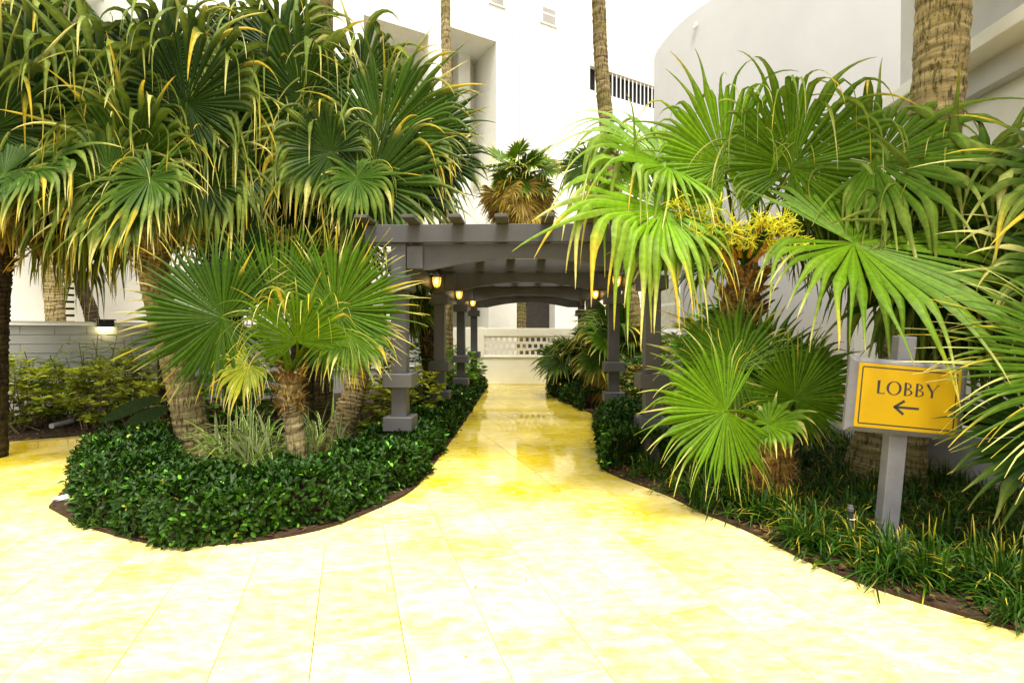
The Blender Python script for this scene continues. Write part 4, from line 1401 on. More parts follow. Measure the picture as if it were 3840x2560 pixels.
# ------------------------------------------------------------------ hedges
def hedge(name, label, line_px, width, height, rng, dens=950, n_single=0, side=1, leaf=(0.05, 0.09)):
    """clipped hedge standing inside a bed edge: LINE is the foot of its front face"""
    line = smooth_line([G(*p)[:2] for p in line_px], 5)
    d = np.linalg.norm(np.diff(line, axis=0), axis=1); s = np.r_[0, np.cumsum(d)]; L = s[-1]
    base = np.array([*line[len(line) // 2], 0.0])
    root = thing(name, label, 'hedge', base)
    tang = nrm(np.gradient(line, axis=0)); nin = np.stack([-tang[:, 1], tang[:, 0]], -1) * side
    prof_len = height + width + height * 0.6
    n = int(L * prof_len * dens)
    u = rng.uniform(0, L, n); t = rng.uniform(0, prof_len, n)
    cx = np.interp(u, s, line[:, 0]); cy = np.interp(u, s, line[:, 1])
    ni = nrm(np.stack([np.interp(u, s, nin[:, 0]), np.interp(u, s, nin[:, 1])], -1))
    w = np.where(t < height, -0.05, np.where(t < height + width, t - height, width))
    z = np.where(t < height, t, np.where(t < height + width, height, height - (t - height - width)))
    # round the shoulder and make it lumpy
    sh = 0.12
    dz = np.where((t > height) & (w < sh), -(1 - w / sh) ** 2 * 0.06, 0)
    dw = np.where((t <= height) & (z > height - sh), ((z - (height - sh)) / sh) ** 2 * 0.06, 0)
    lump = 0.05 * np.sin(u * 5.1 + z * 6) + 0.035 * np.sin(u * 11.7 + 1 + w * 9) + rng.normal(0, 0.022, n)
    outv = np.where((t < height)[:, None], np.c_[-ni, np.zeros(n)], np.where((t < height + width)[:, None], np.array([[0, 0, 1.0]]), np.c_[ni, np.zeros(n)]))
    P = np.c_[cx + ni[:, 0] * (w + dw), cy + ni[:, 1] * (w + dw), z + dz] + outv * lump[:, None]
    P[:, 2] = np.maximum(P[:, 2], 0.03)
    D = nrm(rand_dirs(rng, n) + outv * 0.45 + np.array([0, 0, 0.25]))
    Nn = nrm(outv * 1.2 + np.array([0, 0, 0.6]) + rng.normal(0, 0.35, (n, 3)))
    Ls = rng.uniform(leaf[0], leaf[1], n)
    m = np.clip(rng.normal(0.15, 0.2, n), 0, 1)
    yl = (rng.uniform(0, 1, n) < 0.004)[:, None]
    new = (rng.uniform(0, 1, n) < 0.04)[:, None]
    C = GREEN_D * 0.95 * (1 - m[:, None]) + GREEN_M * 1.0 * m[:, None]
    C = np.where(new, np.array([0.11, 0.30, 0.02]), C)
    C = np.where(yl, np.array([0.5, 0.5, 0.05]), C) * rng.uniform(0.7, 1.3, (n, 1))
    # the leaves that show largest are parts of their own
    dist = np.linalg.norm(P - np.array([0, 0, EYE]), axis=1) / Ls
    facing = (outv * nrm(np.array([0, 0, EYE]) - P)).sum(1)
    score = np.where(facing > 0.3, dist, 1e9)
    single = np.argsort(score)[:n_single] if n_single else np.array([], int)
    keep = np.ones(n, bool); keep[single] = False
    V, Q, T, Cc = leaf_cloud(P[keep] - base, D[keep], Nn[keep], Ls[keep], 0.5, C[keep])
    tag(mk('leaves', V, Q, T, M['leaf'], root, Cc), kind='stuff')
    if n_single:
        shades = []
        for c_ in (GREEN_D * 0.9, GREEN_D * 1.3, GREEN_M * 0.9, np.array([0.09, 0.25, 0.01]), GREEN_D * 1.7):
            V, Q, T, Cc = leaf_cloud(np.zeros((1, 3)), np.array([[1.0, 0, 0]]), np.array([[0, 0, 1.0]]), np.ones(1), 0.5, np.array([c_]))
            o = mk('leaf', V, Q, T, M['leaf'], None, Cc); shades.append(o.data); bpy.data.objects.remove(o)
        for i in single:
            o = link('leaf', shades[rng.choice(5, p=[.36, .30, .2, .03, .11])], root)
            dd = D[i]; ss = nrm(np.cross(Nn[i], dd)); uu = np.cross(dd, ss)
            mt = Matrix.Identity(4)
            for c_, vv_ in enumerate((dd * Ls[i], ss * Ls[i], uu * Ls[i])):
                for r2 in range(3): mt[r2][c_] = float(vv_[r2])
            pp = P[i] - base
            for r2 in range(3): mt[r2][3] = float(pp[r2])
            o.matrix_local = mt
    if n_single < 300: return root                  # the small hedges are leaf all through
    # solid dark core added to stop light passing through the leaves
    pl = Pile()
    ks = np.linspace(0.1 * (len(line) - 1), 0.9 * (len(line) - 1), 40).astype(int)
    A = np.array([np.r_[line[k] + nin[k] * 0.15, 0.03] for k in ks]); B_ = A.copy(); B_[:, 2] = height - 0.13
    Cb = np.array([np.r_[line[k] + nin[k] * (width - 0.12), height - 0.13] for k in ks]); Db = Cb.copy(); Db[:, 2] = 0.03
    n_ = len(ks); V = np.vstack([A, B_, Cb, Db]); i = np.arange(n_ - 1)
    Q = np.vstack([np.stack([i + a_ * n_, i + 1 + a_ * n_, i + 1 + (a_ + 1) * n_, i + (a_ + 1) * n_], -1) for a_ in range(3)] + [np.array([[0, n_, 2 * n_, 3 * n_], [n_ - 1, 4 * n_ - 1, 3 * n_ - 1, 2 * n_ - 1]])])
    mk('dark_core', V - base, Q, None, M['soil'], root)
    return root


rh = np.random.default_rng(21)
hedge('clipped_hedge', 'clipped dark green hedge curving round the front of the left bed', [(226, 1060), (200, 1120), (208, 1178), (262, 1214), (335, 1238), (420, 1246), (520, 1241), (640, 1222), (755, 1193), (852, 1154), (938, 1110),
      (990, 1045), (1046, 972), (1092, 908), (1108, 889)], 0.72, 0.36, rh, 2500, 300, 1, (0.045, 0.085))
hedge('clipped_hedge', 'small dark hedge by the rear right pergola posts', [(1268, 888), (1272, 905), (1310, 927), (1352, 944)][::-1], 0.8, 0.42, rh, 1700, 0, -1, (0.05, 0.08))
hedge('clipped_hedge', 'short green hedge at the foot of the front right pergola post', [(1388, 980), (1394, 1020), (1398, 1064), (1420, 1086)][::-1], 0.55, 0.46, rh, 1900, 60, -1, (0.05, 0.085))

# ------------------------------------------------------------------ palms
def protect(hub, tip):
    """keeps filler leaves off the open path, the sign and the lens"""
    for P_ in (hub, tip, (np.asarray(hub) + tip) / 2):
        if P_[1] < 2.6: return False
        p = proj(P_)
        if p is None: return False
        if 900 < p[0] < 1480 and p[1] > 480: return False
        if 1150 < p[0] < 1290: return False
        if 1900 < p[0] < 2230 and p[1] > 760: return False
        if p[1] > 1000: return False
    return True


def palm(label, base, trunk_pts, rad, tmat, crown, seed, boots=0, boot_from=0.6, boot_size=0.12, fibre=0, group=None, ring=0.075, amp=0.05):
    rng = np.random.default_rng(seed)
    base = np.asarray(base, float)
    root = thing('fan_palm', label, 'palm tree', base, group)
    tr, pth, r = make_trunk(root, base, trunk_pts, rad, M[tmat], rng, ring, amp)
    if boots: add_boots(root, base, pth, r, int(len(pth) * boot_from), len(pth) - 1, boots, boot_size, rng)
    if fibre: add_fibre(root, base, pth, r, int(len(pth) * boot_from), len(pth) - 1, fibre, rng)
    return root, base, rng


# --- P13 main right palm
C = F(1712, 600, 5.9)
B = G(1700, 1084); B = np.array([F(1704, 1060, 6.05)[0], 6.05, 0.0])
root, o_, rng = palm('bright fan palm with yellow flower sprays right of the pergola', B, [B, F(1704, 960, 6.05), F(1702, 760, 6.0), F(1704, 680, 5.95), F(1714, 610, 5.9)],
                     [0.22, 0.18, 0.17, 0.19, 0.14], 'trunk', C, 101, 52, 0.45, 0.19, 500)
h = lambda px, py, d, deg, R, **k: hero(root, o_, C + rng.normal(0, 0.03, 3), F(px, py, d), deg, R, rng, **k)
h(1663, 378, 5.6, 98, 0.95, tilt=0.1, face=0.95, tone=0.95, droop=0.9, kink=0.78, N=58, span=165, yellow=0.7)
h(1538, 381, 5.65, 140, 1.22, tilt=-0.2, face=0.6, roll=0.55, tone=0.75, droop=0.8, kink=0.62, N=54, yellow=1.0)
h(1524, 482, 5.15, 172, 1.22, tilt=0.35, face=0.55, roll=0.3, tone=0.85, droop=0.75, kink=0.5, N=54, yellow=1.3, span=170)
h(1817, 383, 5.45, 60, 1.12, tilt=0.15, face=0.95, tone=0.35, droop=1.3, kink=0.68, N=62, span=160, yellow=1.0)
h(1961, 559, 4.9, -12, 1.8, tilt=0.22, face=0.45, tone=0.85, droop=0.35, kink=0.55, N=56, span=150, yellow=0.8)
h(2007, 373, 5.3, 24, 1.2, tilt=0.2, face=0.6, tone=0.35, droop=1.0, kink=0.6, N=50, yellow=1.1)
h(1560, 540, 5.3, 225, 0.72, tilt=0.55, face=0.4, tone=0.85, droop=0.5, kink=0.55, N=40, yellow=1.3)
h(1745, 440, 5.75, 92, 0.8, tilt=0.2, face=0.6, roll=0.8, tone=0.9, droop=1.0, kink=0.7, N=18, span=24, yellow=0.8)
h(1735, 470, 5.6, 80, 0.7, tilt=0.2, face=0.5, roll=-0.9, tone=0.9, droop=0.5, kink=0.65, N=14, span=20, yellow=0.8)
h(1890, 470, 5.9, -20, 1.0, tilt=-0.2, face=0.6, tone=0.25, droop=0.9, kink=0.55, N=46, yellow=0.9)
h(1860, 520, 6.4, -40, 0.8, tilt=-0.2, face=0.7, tone=0.2, droop=0.6, kink=0.6, N=40, yellow=0.9)
crown_fill(root, o_, C + np.array([0.1, 0.3, 0.1]), 6, rng, (0.8, 1.0), (0.5, 0.8), (45, 0), (0, 180), protect, (0.1, 0.3), droop=1.2)
for bp, tp in (((1690, 600), (1560, 470)), ((1690, 590), (1640, 500)), ((1700, 590), (1695, 530)), ((1735, 600), (1800, 520)), ((1740, 590), (1830, 550)), ((1720, 590), (1760, 500)), ((1680, 610), (1610, 540))):
    twig_flower(root, o_, F(*bp, 5.5), F(*tp, 4.95 + rng.uniform(-.1, .15)), rng, 12, 0.22)

# --- P15 small right palm
B = np.array([F(1768, 1110, 5.0)[0], 5.0, 0.0]); C = F(1768, 1005, 5.0)
root, o_, rng = palm('low fan palm with bright round leaves beside the sign', B, [B, F(1770, 1100, 5.0), F(1772, 1050, 5.0), F(1768, 1000, 5.0)], [0.16, 0.17, 0.19, 0.15], 'boot', C, 115, 46, 0.0, 0.12, 500)
h = lambda px, py, d, deg, R, **k: hero(root, o_, C + rng.normal(0, 0.03, 3), F(px, py, d), deg, R, rng, **k)
h(1668, 944, 4.6, 192, 0.78, tilt=0.30, face=0.88, tone=0.6, droop=0.3, kink=0.72, N=62, span=140, yellow=0.9, cup=0.05)
h(1826, 915, 4.85, 70, 0.62, tilt=0.1, face=0.9, tone=0.35, droop=0.1, kink=0.8, N=54, span=150, yellow=0.6)
h(1690, 846, 5.3, 155, 0.80, tilt=-0.1, face=0.75, tone=0.45, droop=0.2, kink=0.7, N=52, yellow=0.9)
h(1745, 842, 5.4, 92, 0.70, tilt=-0.1, face=0.9, tone=0.3, droop=0.15, kink=0.75, N=46, yellow=0.7)
h(1830, 870, 5.5, 35, 0.6, tilt=0.0, face=0.6, tone=0.35, droop=0.3, kink=0.7, N=40, yellow=0.9)
h(1765, 975, 4.7, 25, 0.36, tilt=0.5, face=0.5, tone=0.7, droop=0.5, kink=0.6, N=26, yellow=1.6)
h(1800, 930, 5.4, 20, 0.55, tilt=-0.3, face=0.6, tone=0.2, droop=0.4, kink=0.6, N=36, yellow=0.8)

# --- P14 tall leaning trunk on the far right (crown is above the picture)
pts = [(2030, 1090, 5.9), (2038, 1040, 5.88), (2075, 860, 5.8), (2105, 700, 5.7), (2150, 260, 5.5), (2166, 0, 5.4), (2185, -500, 5.2)]
P14 = [F(*p) for p in pts]; P14[0][2] = 0.0
root, o_, rng = palm('tall thick ringed palm trunk leaning behind the sign', P14[0], P14, [0.42, 0.36, 0.245, 0.225, 0.225, 0.225, 0.2], 'trunk_pale', P14[-1], 114, ring=0.13, amp=0.028)
crown_fill(root, o_, P14[-1], 10, rng, (1.0, 1.2), (0.8, 1.2), (70, 0), (0, 360), None, (0.2, 0.5))

# --- P16 palm off to the right whose leaves reach over the sign
C = F(2600, 700, 3.5); B = np.array([C[0], C[1], 0.0])
root, o_, rng = palm('fan palm at the right edge with leaf tips over the LOBBY sign', B, [B, B + np.array([0, 0, 0.9]), C - np.array([0, 0, 0.1])], [0.2, 0.17, 0.16], 'trunk', C, 116, 10, 0.5, 0.12)
h = lambda px, py, d, deg, R, **k: hero(root, o_, C + rng.normal(0, 0.03, 3), F(px, py, d), deg, R, rng, **k)
h(2610, 850, 3.5, 198, 1.12, tilt=0.0, face=0.55, tone=0.4, droop=0.2, kink=0.7, N=64, span=80, yellow=1.25)
h(2560, 640, 4.1, 162, 1.0, tilt=-0.3, face=0.6, tone=0.12, droop=0.5, kink=0.65, N=46, yellow=0.9)
h(2450, 1000, 3.6, 205, 0.75, tilt=0.0, face=0.4, roll=0.5, tone=0.0, droop=0.25, kink=0.7, N=34, yellow=0.2, span=120)
h(2540, 420, 4.4, 170, 1.0, tilt=-0.2, face=0.6, tone=0.12, droop=0.9, kink=0.6, N=44, yellow=1.2)
# --- dark palm behind
C = F(2230, 640, 5.2); B = np.array([4.5, 6.4, 0.0])
root, o_, rng = palm('dark fan palm between the low wall and the tall ringed trunk', B, [B, B + np.array([0, 0, 1.5]), C], [0.16, 0.14, 0.13], 'trunk_dark', C, 117, 14, 0.6, 0.12)
h = lambda px, py, d, deg, R, **k: hero(root, o_, C + rng.normal(0, 0.03, 3), F(px, py, d), deg, R, rng, **k)
h(2160, 560, 5.1, 150, 1.0, tilt=0.1, face=0.7, tone=0.15, droop=0.7, yellow=0.6)
h(2120, 640, 5.0, 200, 0.9, tilt=0.1, face=0.6, tone=0.1, droop=0.7, yellow=0.5)
h(2200, 520, 5.2, 80, 1.1, tilt=0.1, face=0.7, tone=0.15, droop=0.9, yellow=0.7)
h(2280, 500, 5.0, 40, 1.1, tilt=0.1, face=0.7, tone=0.2, droop=0.9, yellow=0.9)
h(2300, 640, 4.8, -10, 1.0, tilt=0.2, face=0.6, tone=0.15, droop=0.6, yellow=0.6)
h(2180, 700, 4.9, 230, 0.85, tilt=0.1, face=0.7, tone=0.05, droop=0.5, yellow=0.4)
h(2290, 740, 4.9, 290, 0.9, tilt=0.2, face=0.7, tone=0.1, droop=0.5, yellow=0.5)
h(2050, 600, 5.6, 170, 0.9, tilt=0.0, face=0.7, tone=0.1, droop=0.6, yellow=0.4)

# --- P12 tall slim trunk left of the rounded building
pts = [(1478, 940, 11.5), (1468, 840, 11.5), (1447, 668, 11.6), (1412, 440, 11.7), (1386, 210, 11.9), (1375, 0, 12.0), (1368, -420, 12.2)]
P = [F(*p) for p in pts]; P[0][2] = 0
root, o_, rng = palm('tall slim palm trunk leaning up past the barred gap', P[0], P, [0.2, 0.19, 0.175, 0.165, 0.16, 0.155, 0.14], 'trunk', P[-1], 112, ring=0.12, amp=0.06)
crown_fill(root, o_, P[-1], 9, rng, (1.0, 1.2), (0.8, 1.2), (70, 0), (0, 360), None, (0.2, 0.5))
# dry scraggly palm behind it
C = F(1405, 375, 12.6); B = np.array([C[0] + 0.1, 12.6, 0])
root, o_, rng = palm('small dark palm half hidden behind the bright fan palm', B, [B, B + np.array([0, 0, 3.0]), C], [0.15, 0.13, 0.12], 'trunk_dark', C, 118, 10, 0.8, 0.12)
crown_fill(root, o_, C, 8, rng, (0.6, 0.9), (0.4, 0.7), (60, -45), (0, 360), None, (0.0, 0.3), N=30, K=9)

# --- P11 far palm with a dead skirt
C = F(1193, 405, 18.4); B = np.array([F(1198, 700, 18.4)[0], 18.4, 0.0])
root, o_, rng = palm('far palm with a shaggy brown skirt of dead leaves above the pergola', B, [B, F(1198, 700, 18.4), F(1196, 560, 18.4), C], [0.17, 0.15, 0.14, 0.14], 'trunk', C, 111, ring=0.12)
crown_fill(root, o_, C, 26, rng, (0.6, 0.85), (0.5, 1.0), (60, -35), (0, 360), None, (0.3, 0.7), N=24, K=9, droop=0.45, yellow=1.5)
for zz in (-0.1, -0.5):
    dead_skirt(root, o_, C + np.array([0, 0, zz]), 26, rng, (0.7, 1.05), (0.5, 1.0))

# --- P9 slim pale trunk in front of the white building
pts = [(1030, 880, 13.6), (1028, 700, 13.6), (1027, 300, 13.8), (1023, 0, 14.0), (1020, -300, 14.2)]
P = [F(*p) for p in pts]; P[0][2] = 0
root, o_, rng = palm('slim pale yellow palm trunk in front of the white building', P[0], P, [0.15, 0.13, 0.13, 0.125, 0.12], 'trunk_pale', P[-1], 109, ring=0.15)
crown_fill(root, o_, P[-1], 8, rng, (1.0, 1.2), (0.8, 1.2), (70, 10), (0, 360), None, (0.2, 0.5), N=30)

# --- P10 small palm left of the second post
C = F(985, 690, 10.6); B = np.array([F(986, 930, 10.6)[0], 10.6, 0.0])
root, o_, rng = palm('small rough trunked palm beside the second left pergola post', B, [B, F(984, 850, 10.6), F(982, 770, 10.6), C], [0.13, 0.12, 0.17, 0.13], 'trunk_dark', C, 110, 26, 0.45, 0.13, 300)
crown_fill(root, o_, C, 11, rng, (0.6, 0.85), (0.35, 0.6), (80, -35), (100, 260), None, (0.1, 0.4), N=34, K=10)

# --- small palms under the far right of the pergola
C = F(1330, 825, 13.6); B = np.array([C[0] + 0.1, 13.6, 0.0])
root, o_, rng = palm('low dark fan palm at the rear right pergola post', B, [B, B + np.array([0, 0, 0.6]), C], [0.12, 0.12, 0.1], 'trunk_dark', C, 120, 10, 0.3, 0.12)
crown_fill(root, o_, C, 15, rng, (0.55, 0.8), (0.35, 0.65), (75, -25), (0, 360), None, (0.05, 0.35), N=34, K=10, droop=0.5)
C = F(1415, 800, 11.8); B = np.array([C[0], 11.8, 0.0])
root, o_, rng = palm('dark fan palm with hanging tan leaves between the right pergola posts', B, [B, B + np.array([0, 0, 0.8]), C], [0.13, 0.12, 0.11], 'trunk_dark', C, 121, 12, 0.3, 0.12)
crown_fill(root, o_, C, 15, rng, (0.6, 0.85), (0.35, 0.7), (75, -25), (0, 360), None, (0.05, 0.35), N=32, K=10, droop=0.6)
dead_skirt(root, o_, C, 6, rng)

# --- P2 straight tall trunk in the left bed
pts = [(734, 1020, 8.7), (735, 940, 8.7), (732, 760, 8.7), (730, 480, 8.7), (738, 100, 8.7), (742, -560, 8.7)]
P = [F(*p) for p in pts]; P[0][2] = 0
root, o_, rng = palm('straight tall palm trunk in the middle of the left bed', P[0], P, [0.25, 0.22, 0.21, 0.20, 0.19, 0.18], 'trunk', P[-1], 102, ring=0.09)
crown_fill(root, o_, P[-1], 14, rng, (1.1, 1.3), (0.9, 1.3), (60, -25), (0, 360), None, (0.15, 0.4))

# --- P1 curved trunk, left
pts = [(452, 1075, 6.9), (450, 1030, 6.9), (428, 930, 6.85), (400, 820, 6.8), (372, 720, 6.75), (352, 610, 6.7), (352, 540, 6.6), (364, 470, 6.6)]
P = [F(*p) for p in pts]; P[0][2] = 0; C = P[-1]
root, o_, rng = palm('large fan palm with a curved trunk at the front left, drooping straw tips', P[0], P, [0.25, 0.23, 0.19, 0.175, 0.17, 0.18, 0.21, 0.16], 'trunk_pale', C, 103, 40, 0.66, 0.15, 700, ring=0.07)
h = lambda px, py, d, deg, R, **k: hero(root, o_, C + rng.normal(0, 0.03, 3), F(px, py, d), deg, R, rng, **k)
h(306, 387, 6.2, 85, 1.15, tilt=0.25, face=0.9, tone=0.12, droop=0.8, kink=0.62, N=52, span=165, yellow=1.1)
h(240, 270, 6.3, 112, 1.40, tilt=0.15, face=0.9, tone=0.04, droop=1.0, kink=0.62, N=56, span=160, yellow=1.0)
h(429, 239, 6.3, 82, 1.35, tilt=0.15, face=0.9, tone=0.05, droop=1.0, kink=0.62, N=56, span=160, yellow=1.0)
h(250, 400, 6.0, 180, 1.0, tilt=0.25, face=0.8, tone=0.14, droop=0.9, kink=0.5, N=48, yellow=1.5)
h(300, 460, 5.9, 215, 0.8, tilt=0.3, face=0.75, tone=0.12, droop=0.7, kink=0.55, N=44, yellow=1.4)
h(345, 410, 5.9, 260, 0.75, tilt=0.5, face=0.5, tone=0.14, droop=0.6, kink=0.5, N=40, yellow=1.3)
h(470, 420, 6.4, -5, 0.95, tilt=0.15, face=0.85, tone=0.08, droop=0.9, kink=0.55, N=46, yellow=1.3)
h(360, 150, 6.7, 92, 1.2, tilt=0.0, face=0.9, tone=0.02, droop=1.0, N=50, yellow=0.9)
crown_fill(root, o_, C + np.array([0, 0.2, 0]), 12, rng, (1.0, 1.25), (0.7, 1.1), (75, -12), (20, 200), protect, (0.0, 0.18), yellow=1.1)
twig_flower(root, o_, C, F(455, 300, 6.5), rng, 16, 0.25)
twig_flower(root, o_, C, F(465, 330, 6.4), rng, 14, 0.25)
dead_skirt(root, o_, C + np.array([0.1, 0.1, 0.1]), 4, rng, (0.4, 0.6), (0.2, 0.4))

# --- P4 palm behind, crown over the left bed
C = F(692, 478, 8.0); B = np.array([F(690, 960, 8.0)[0], 8.0, 0.0])
root, o_, rng = palm('fan palm behind the straight trunk, dense dark crown over the left bed', B, [B, F(695, 800, 8.0), F(690, 600, 8.0), C], [0.2, 0.17, 0.17, 0.18], 'trunk_dark', C, 104, 36, 0.6, 0.16, 400)
h = lambda px, py, d, deg, R, **k: hero(root, o_, C + rng.normal(0, 0.03, 3), F(px, py, d), deg, R, rng, **k)
h(691, 225, 7.4, 88, 1.35, tilt=0.2, face=0.9, tone=0.12, droop=0.9, kink=0.62, N=56, span=160, yellow=1.0)
h(585, 300, 7.5, 125, 1.30, tilt=0.2, face=0.85, tone=0.05, droop=1.0, kink=0.6, N=52, yellow=1.1)
h(560, 390, 7.3, 185, 1.0, tilt=0.25, face=0.85, tone=0.08, droop=0.9, kink=0.55, N=46, yellow=1.3)
h(700, 370, 7.2, 270, 0.75, tilt=0.6, face=0.5, tone=0.10, droop=0.7, kink=0.5, N=44, yellow=1.3)
h(640, 120, 7.8, 95, 1.2, tilt=0.0, face=0.9, tone=0.02, droop=1.0, N=50, yellow=0.9)
h(560, 150, 7.9, 110, 1.3, tilt=0.0, face=0.9, tone=0.02, droop=1.0, N=50, yellow=0.9)
crown_fill(root, o_, C + np.array([0, 0.2, 0.2]), 15, rng, (1.0, 1.25), (0.7, 1.2), (75, -14), (10, 190), protect, (0.0, 0.16), yellow=1.1)
dead_skirt(root, o_, C + np.array([0.0, 0.0, -0.15]), 12, rng, (0.8, 1.1))

# --- P3 right-leaning trunk by the first post
pts = [(742, 1080, 6.9), (764, 1030, 6.95), (797, 950, 7.05), (818, 880, 7.15), (830, 800, 7.3), (826, 640, 7.45), (808, 490, 7.5)]
P = [F(*p) for p in pts]; P[0][2] = 0; C = P[-1]
root, o_, rng = palm('fan palm leaning right beside the first post, leaves over the pergola corner', P[0], P, [0.22, 0.19, 0.165, 0.15, 0.15, 0.16, 0.16], 'trunk', C, 105, 26, 0.72, 0.15, 300, ring=0.07)
h = lambda px, py, d, deg, R, **k: hero(root, o_, C + rng.normal(0, 0.03, 3), F(px, py, d), deg, R, rng, **k)
h(875, 317, 7.1, 42, 1.45, tilt=0.15, face=0.85, tone=0.14, droop=0.45, kink=0.7, N=54, span=120, yellow=1.2)
h(852, 422, 7.0, -8, 1.30, tilt=0.25, face=0.85, tone=0.14, droop=0.5, kink=0.65, N=54, span=160, yellow=1.2)
h(830, 190, 7.5, 75, 1.15, tilt=0.0, face=0.85, tone=0.12, droop=1.2, kink=0.55, N=50, span=140, yellow=1.1)
h(760, 350, 6.9, 165, 0.95, tilt=0.4, face=0.8, tone=0.10, droop=0.8, kink=0.55, N=46, yellow=1.4)
h(820, 410, 6.8, 300, 0.7, tilt=0.5, face=0.6, tone=0.14, droop=0.6, kink=0.5, N=44, yellow=1.5)
h(980, 300, 8.2, 25, 0.95, tilt=0.0, face=0.8, tone=0.05, droop=0.35, kink=0.7, N=46, yellow=0.6)
h(1000, 360, 8.3, -10, 0.95, tilt=0.0, face=0.8, tone=0.0, droop=0.35, kink=0.7, N=46, yellow=0.7)
h(930, 420, 8.2, -35, 0.95, tilt=0.0, face=0.8, tone=0.05, droop=0.5, kink=0.6, N=46, yellow=1.0)
crown_fill(root, o_, C + np.array([0, 0.3, 0.1]), 16, rng, (0.9, 1.2), (0.7, 1.3), (75, -25), (-10, 190), protect, (0.0, 0.16), yellow=1.1)

# --- P6 far left dark trunk
pts = [(-22, 930, 6.6), (-16, 800, 6.6), (-8, 640, 6.6), (4, 480, 6.6)]
P = [F(*p) for p in pts]; P[0][2] = 0; C = P[-1]
root, o_, rng = palm('dark palm at the left edge with tan dead leaves hanging', P[0], P, [0.17, 0.15, 0.15, 0.16], 'trunk_dark', C, 106, 20, 0.7, 0.14, 300)
h = lambda px, py, d, deg, R, **k: hero(root, o_, C + rng.normal(0, 0.03, 3), F(px, py, d), deg, R, rng, **k)
h(70, 250, 6.2, 85, 1.35, tilt=0.15, face=0.85, tone=0.04, droop=1.0, N=52, yellow=1.1)
h(-20, 300, 6.0, 110, 1.3, tilt=0.15, face=0.8, tone=0.05, droop=1.0, N=50, yellow=1.2)
h(80, 380, 5.9, -5, 0.85, tilt=0.3, face=0.6, tone=0.10, droop=0.8, N=46, yellow=1.4)
h(10, 400, 5.8, 200, 0.85, tilt=0.3, face=0.6, tone=0.10, droop=0.8, N=46, yellow=1.4)
h(110, 140, 6.6, 85, 1.2, tilt=0.0, face=0.85, tone=0.02, droop=1.0, N=50, yellow=0.9)
h(30, 110, 6.6, 100, 1.2, tilt=0.0, face=0.85, tone=0.02, droop=1.0, N=50, yellow=0.9)
crown_fill(root, o_, C + np.array([0, 0.2, 0]), 10, rng, (0.9, 1.2), (0.7, 1.1), (75, -5), (0, 200), protect, (0.0, 0.16), yellow=1.1)
dead_skirt(root, o_, C + np.array([0.0, 0, 0.1]), 6, rng, (0.5, 0.7), (0.2, 0.4))

# --- P7 two slim trunks behind the block wall
pts = [(132, 800, 12.6), (126, 700, 12.6), (116, 600, 12.6), (98, 440, 12.6), (80, 250, 12.6), (60, -100, 12.6)]
P = [F(*p) for p in pts]; P[0][2] = 0
root, o_, rng = palm('pale slim palm trunk standing before the louvred vent', P[0], P, [0.21, 0.2, 0.19, 0.18, 0.17, 0.15], 'trunk_pale', P[-1], 107, ring=0.12)
crown_fill(root, o_, P[-1], 12, rng, (1.0, 1.2), (0.8, 1.2), (70, -10), (0, 360), None, (0.1, 0.4), N=30)
pts = [(232, 800, 13.2), (212, 735, 13.2), (190, 660, 13.2), (168, 560, 13.2), (150, 440, 13.2), (140, 250, 13.2)]
P = [F(*p) for p in pts]; P[0][2] = 0
root, o_, rng = palm('dark slim palm trunk leaning left beside the louvred vent', P[0], P, [0.17, 0.16, 0.15, 0.15, 0.14, 0.14], 'trunk_dark', P[-1], 108, ring=0.12)
crown_fill(root, o_, P[-1], 14, rng, (1.0, 1.2), (0.8, 1.2), (70, 0), (0, 360), None, (0.05, 0.3), N=30)

# --- P8 a crown behind the top left
C = F(520, 330, 9.2); B = np.array([F(540, 900, 9.2)[0], 9.2, 0.0])
root, o_, rng = palm('palm at the back of the left bed whose crown fills the upper left', B, [B, F(530, 650, 9.2), C], [0.18, 0.16, 0.16], 'trunk_dark', C, 119, 20, 0.7, 0.14)
crown_fill(root, o_, C, 26, rng, (1.1, 1.35), (0.9, 1.5), (85, -10), (0, 360), protect, (0.0, 0.14), yellow=1.0)
C = F(200, 300, 8.6); B = np.array([F(395, 930, 8.6)[0], 8.6, 0.0])
root, o_, rng = palm('palm behind the curved trunk, dark crown at the top left', B, [B, F(360, 620, 8.6), C], [0.17, 0.15, 0.15], 'trunk_dark', C, 122, 20, 0.7, 0.14)
crown_fill(root, o_, C, 22, rng, (1.1, 1.35), (0.8, 1.4), (85, 0), (0, 360), protect, (0.0, 0.14), yellow=1.1)

# --- P5 small front left palm
B = np.array([F(682, 1040, 5.9)[0], 5.9, 0.0]); C = F(666, 850, 5.85)
root, o_, rng = palm('short rough trunked fan palm in front, bright green leaves with curled yellow tips', B, [B, F(680, 1030, 5.9), F(674, 955, 5.9), F(668, 920, 5.88), F(666, 870, 5.87), C], [0.12, 0.105, 0.11, 0.125, 0.12, 0.09], 'trunk_pale', C, 125, 46, 0.45, 0.12, 260, ring=0.06)
h = lambda px, py, d, deg, R, **k: hero(root, o_, C + rng.normal(0, 0.03, 3), F(px, py, d), deg, R, rng, **k)
h(512, 731, 5.55, 170, 1.0, tilt=0.15, face=0.92, tone=0.14, droop=0.10, kink=0.8, N=62, span=160, yellow=0.8, cup=0.05)
h(683, 786, 5.4, 92, 0.72, tilt=0.40, face=0.80, tone=0.5, droop=0.75, kink=0.72, N=54, span=125, yellow=1.8, cup=-0.1)
h(769, 712, 5.65, 42, 0.95, tilt=0.05, face=0.92, tone=0.28, droop=0.12, kink=0.8, N=60, span=130, yellow=1.2, cup=0.05)
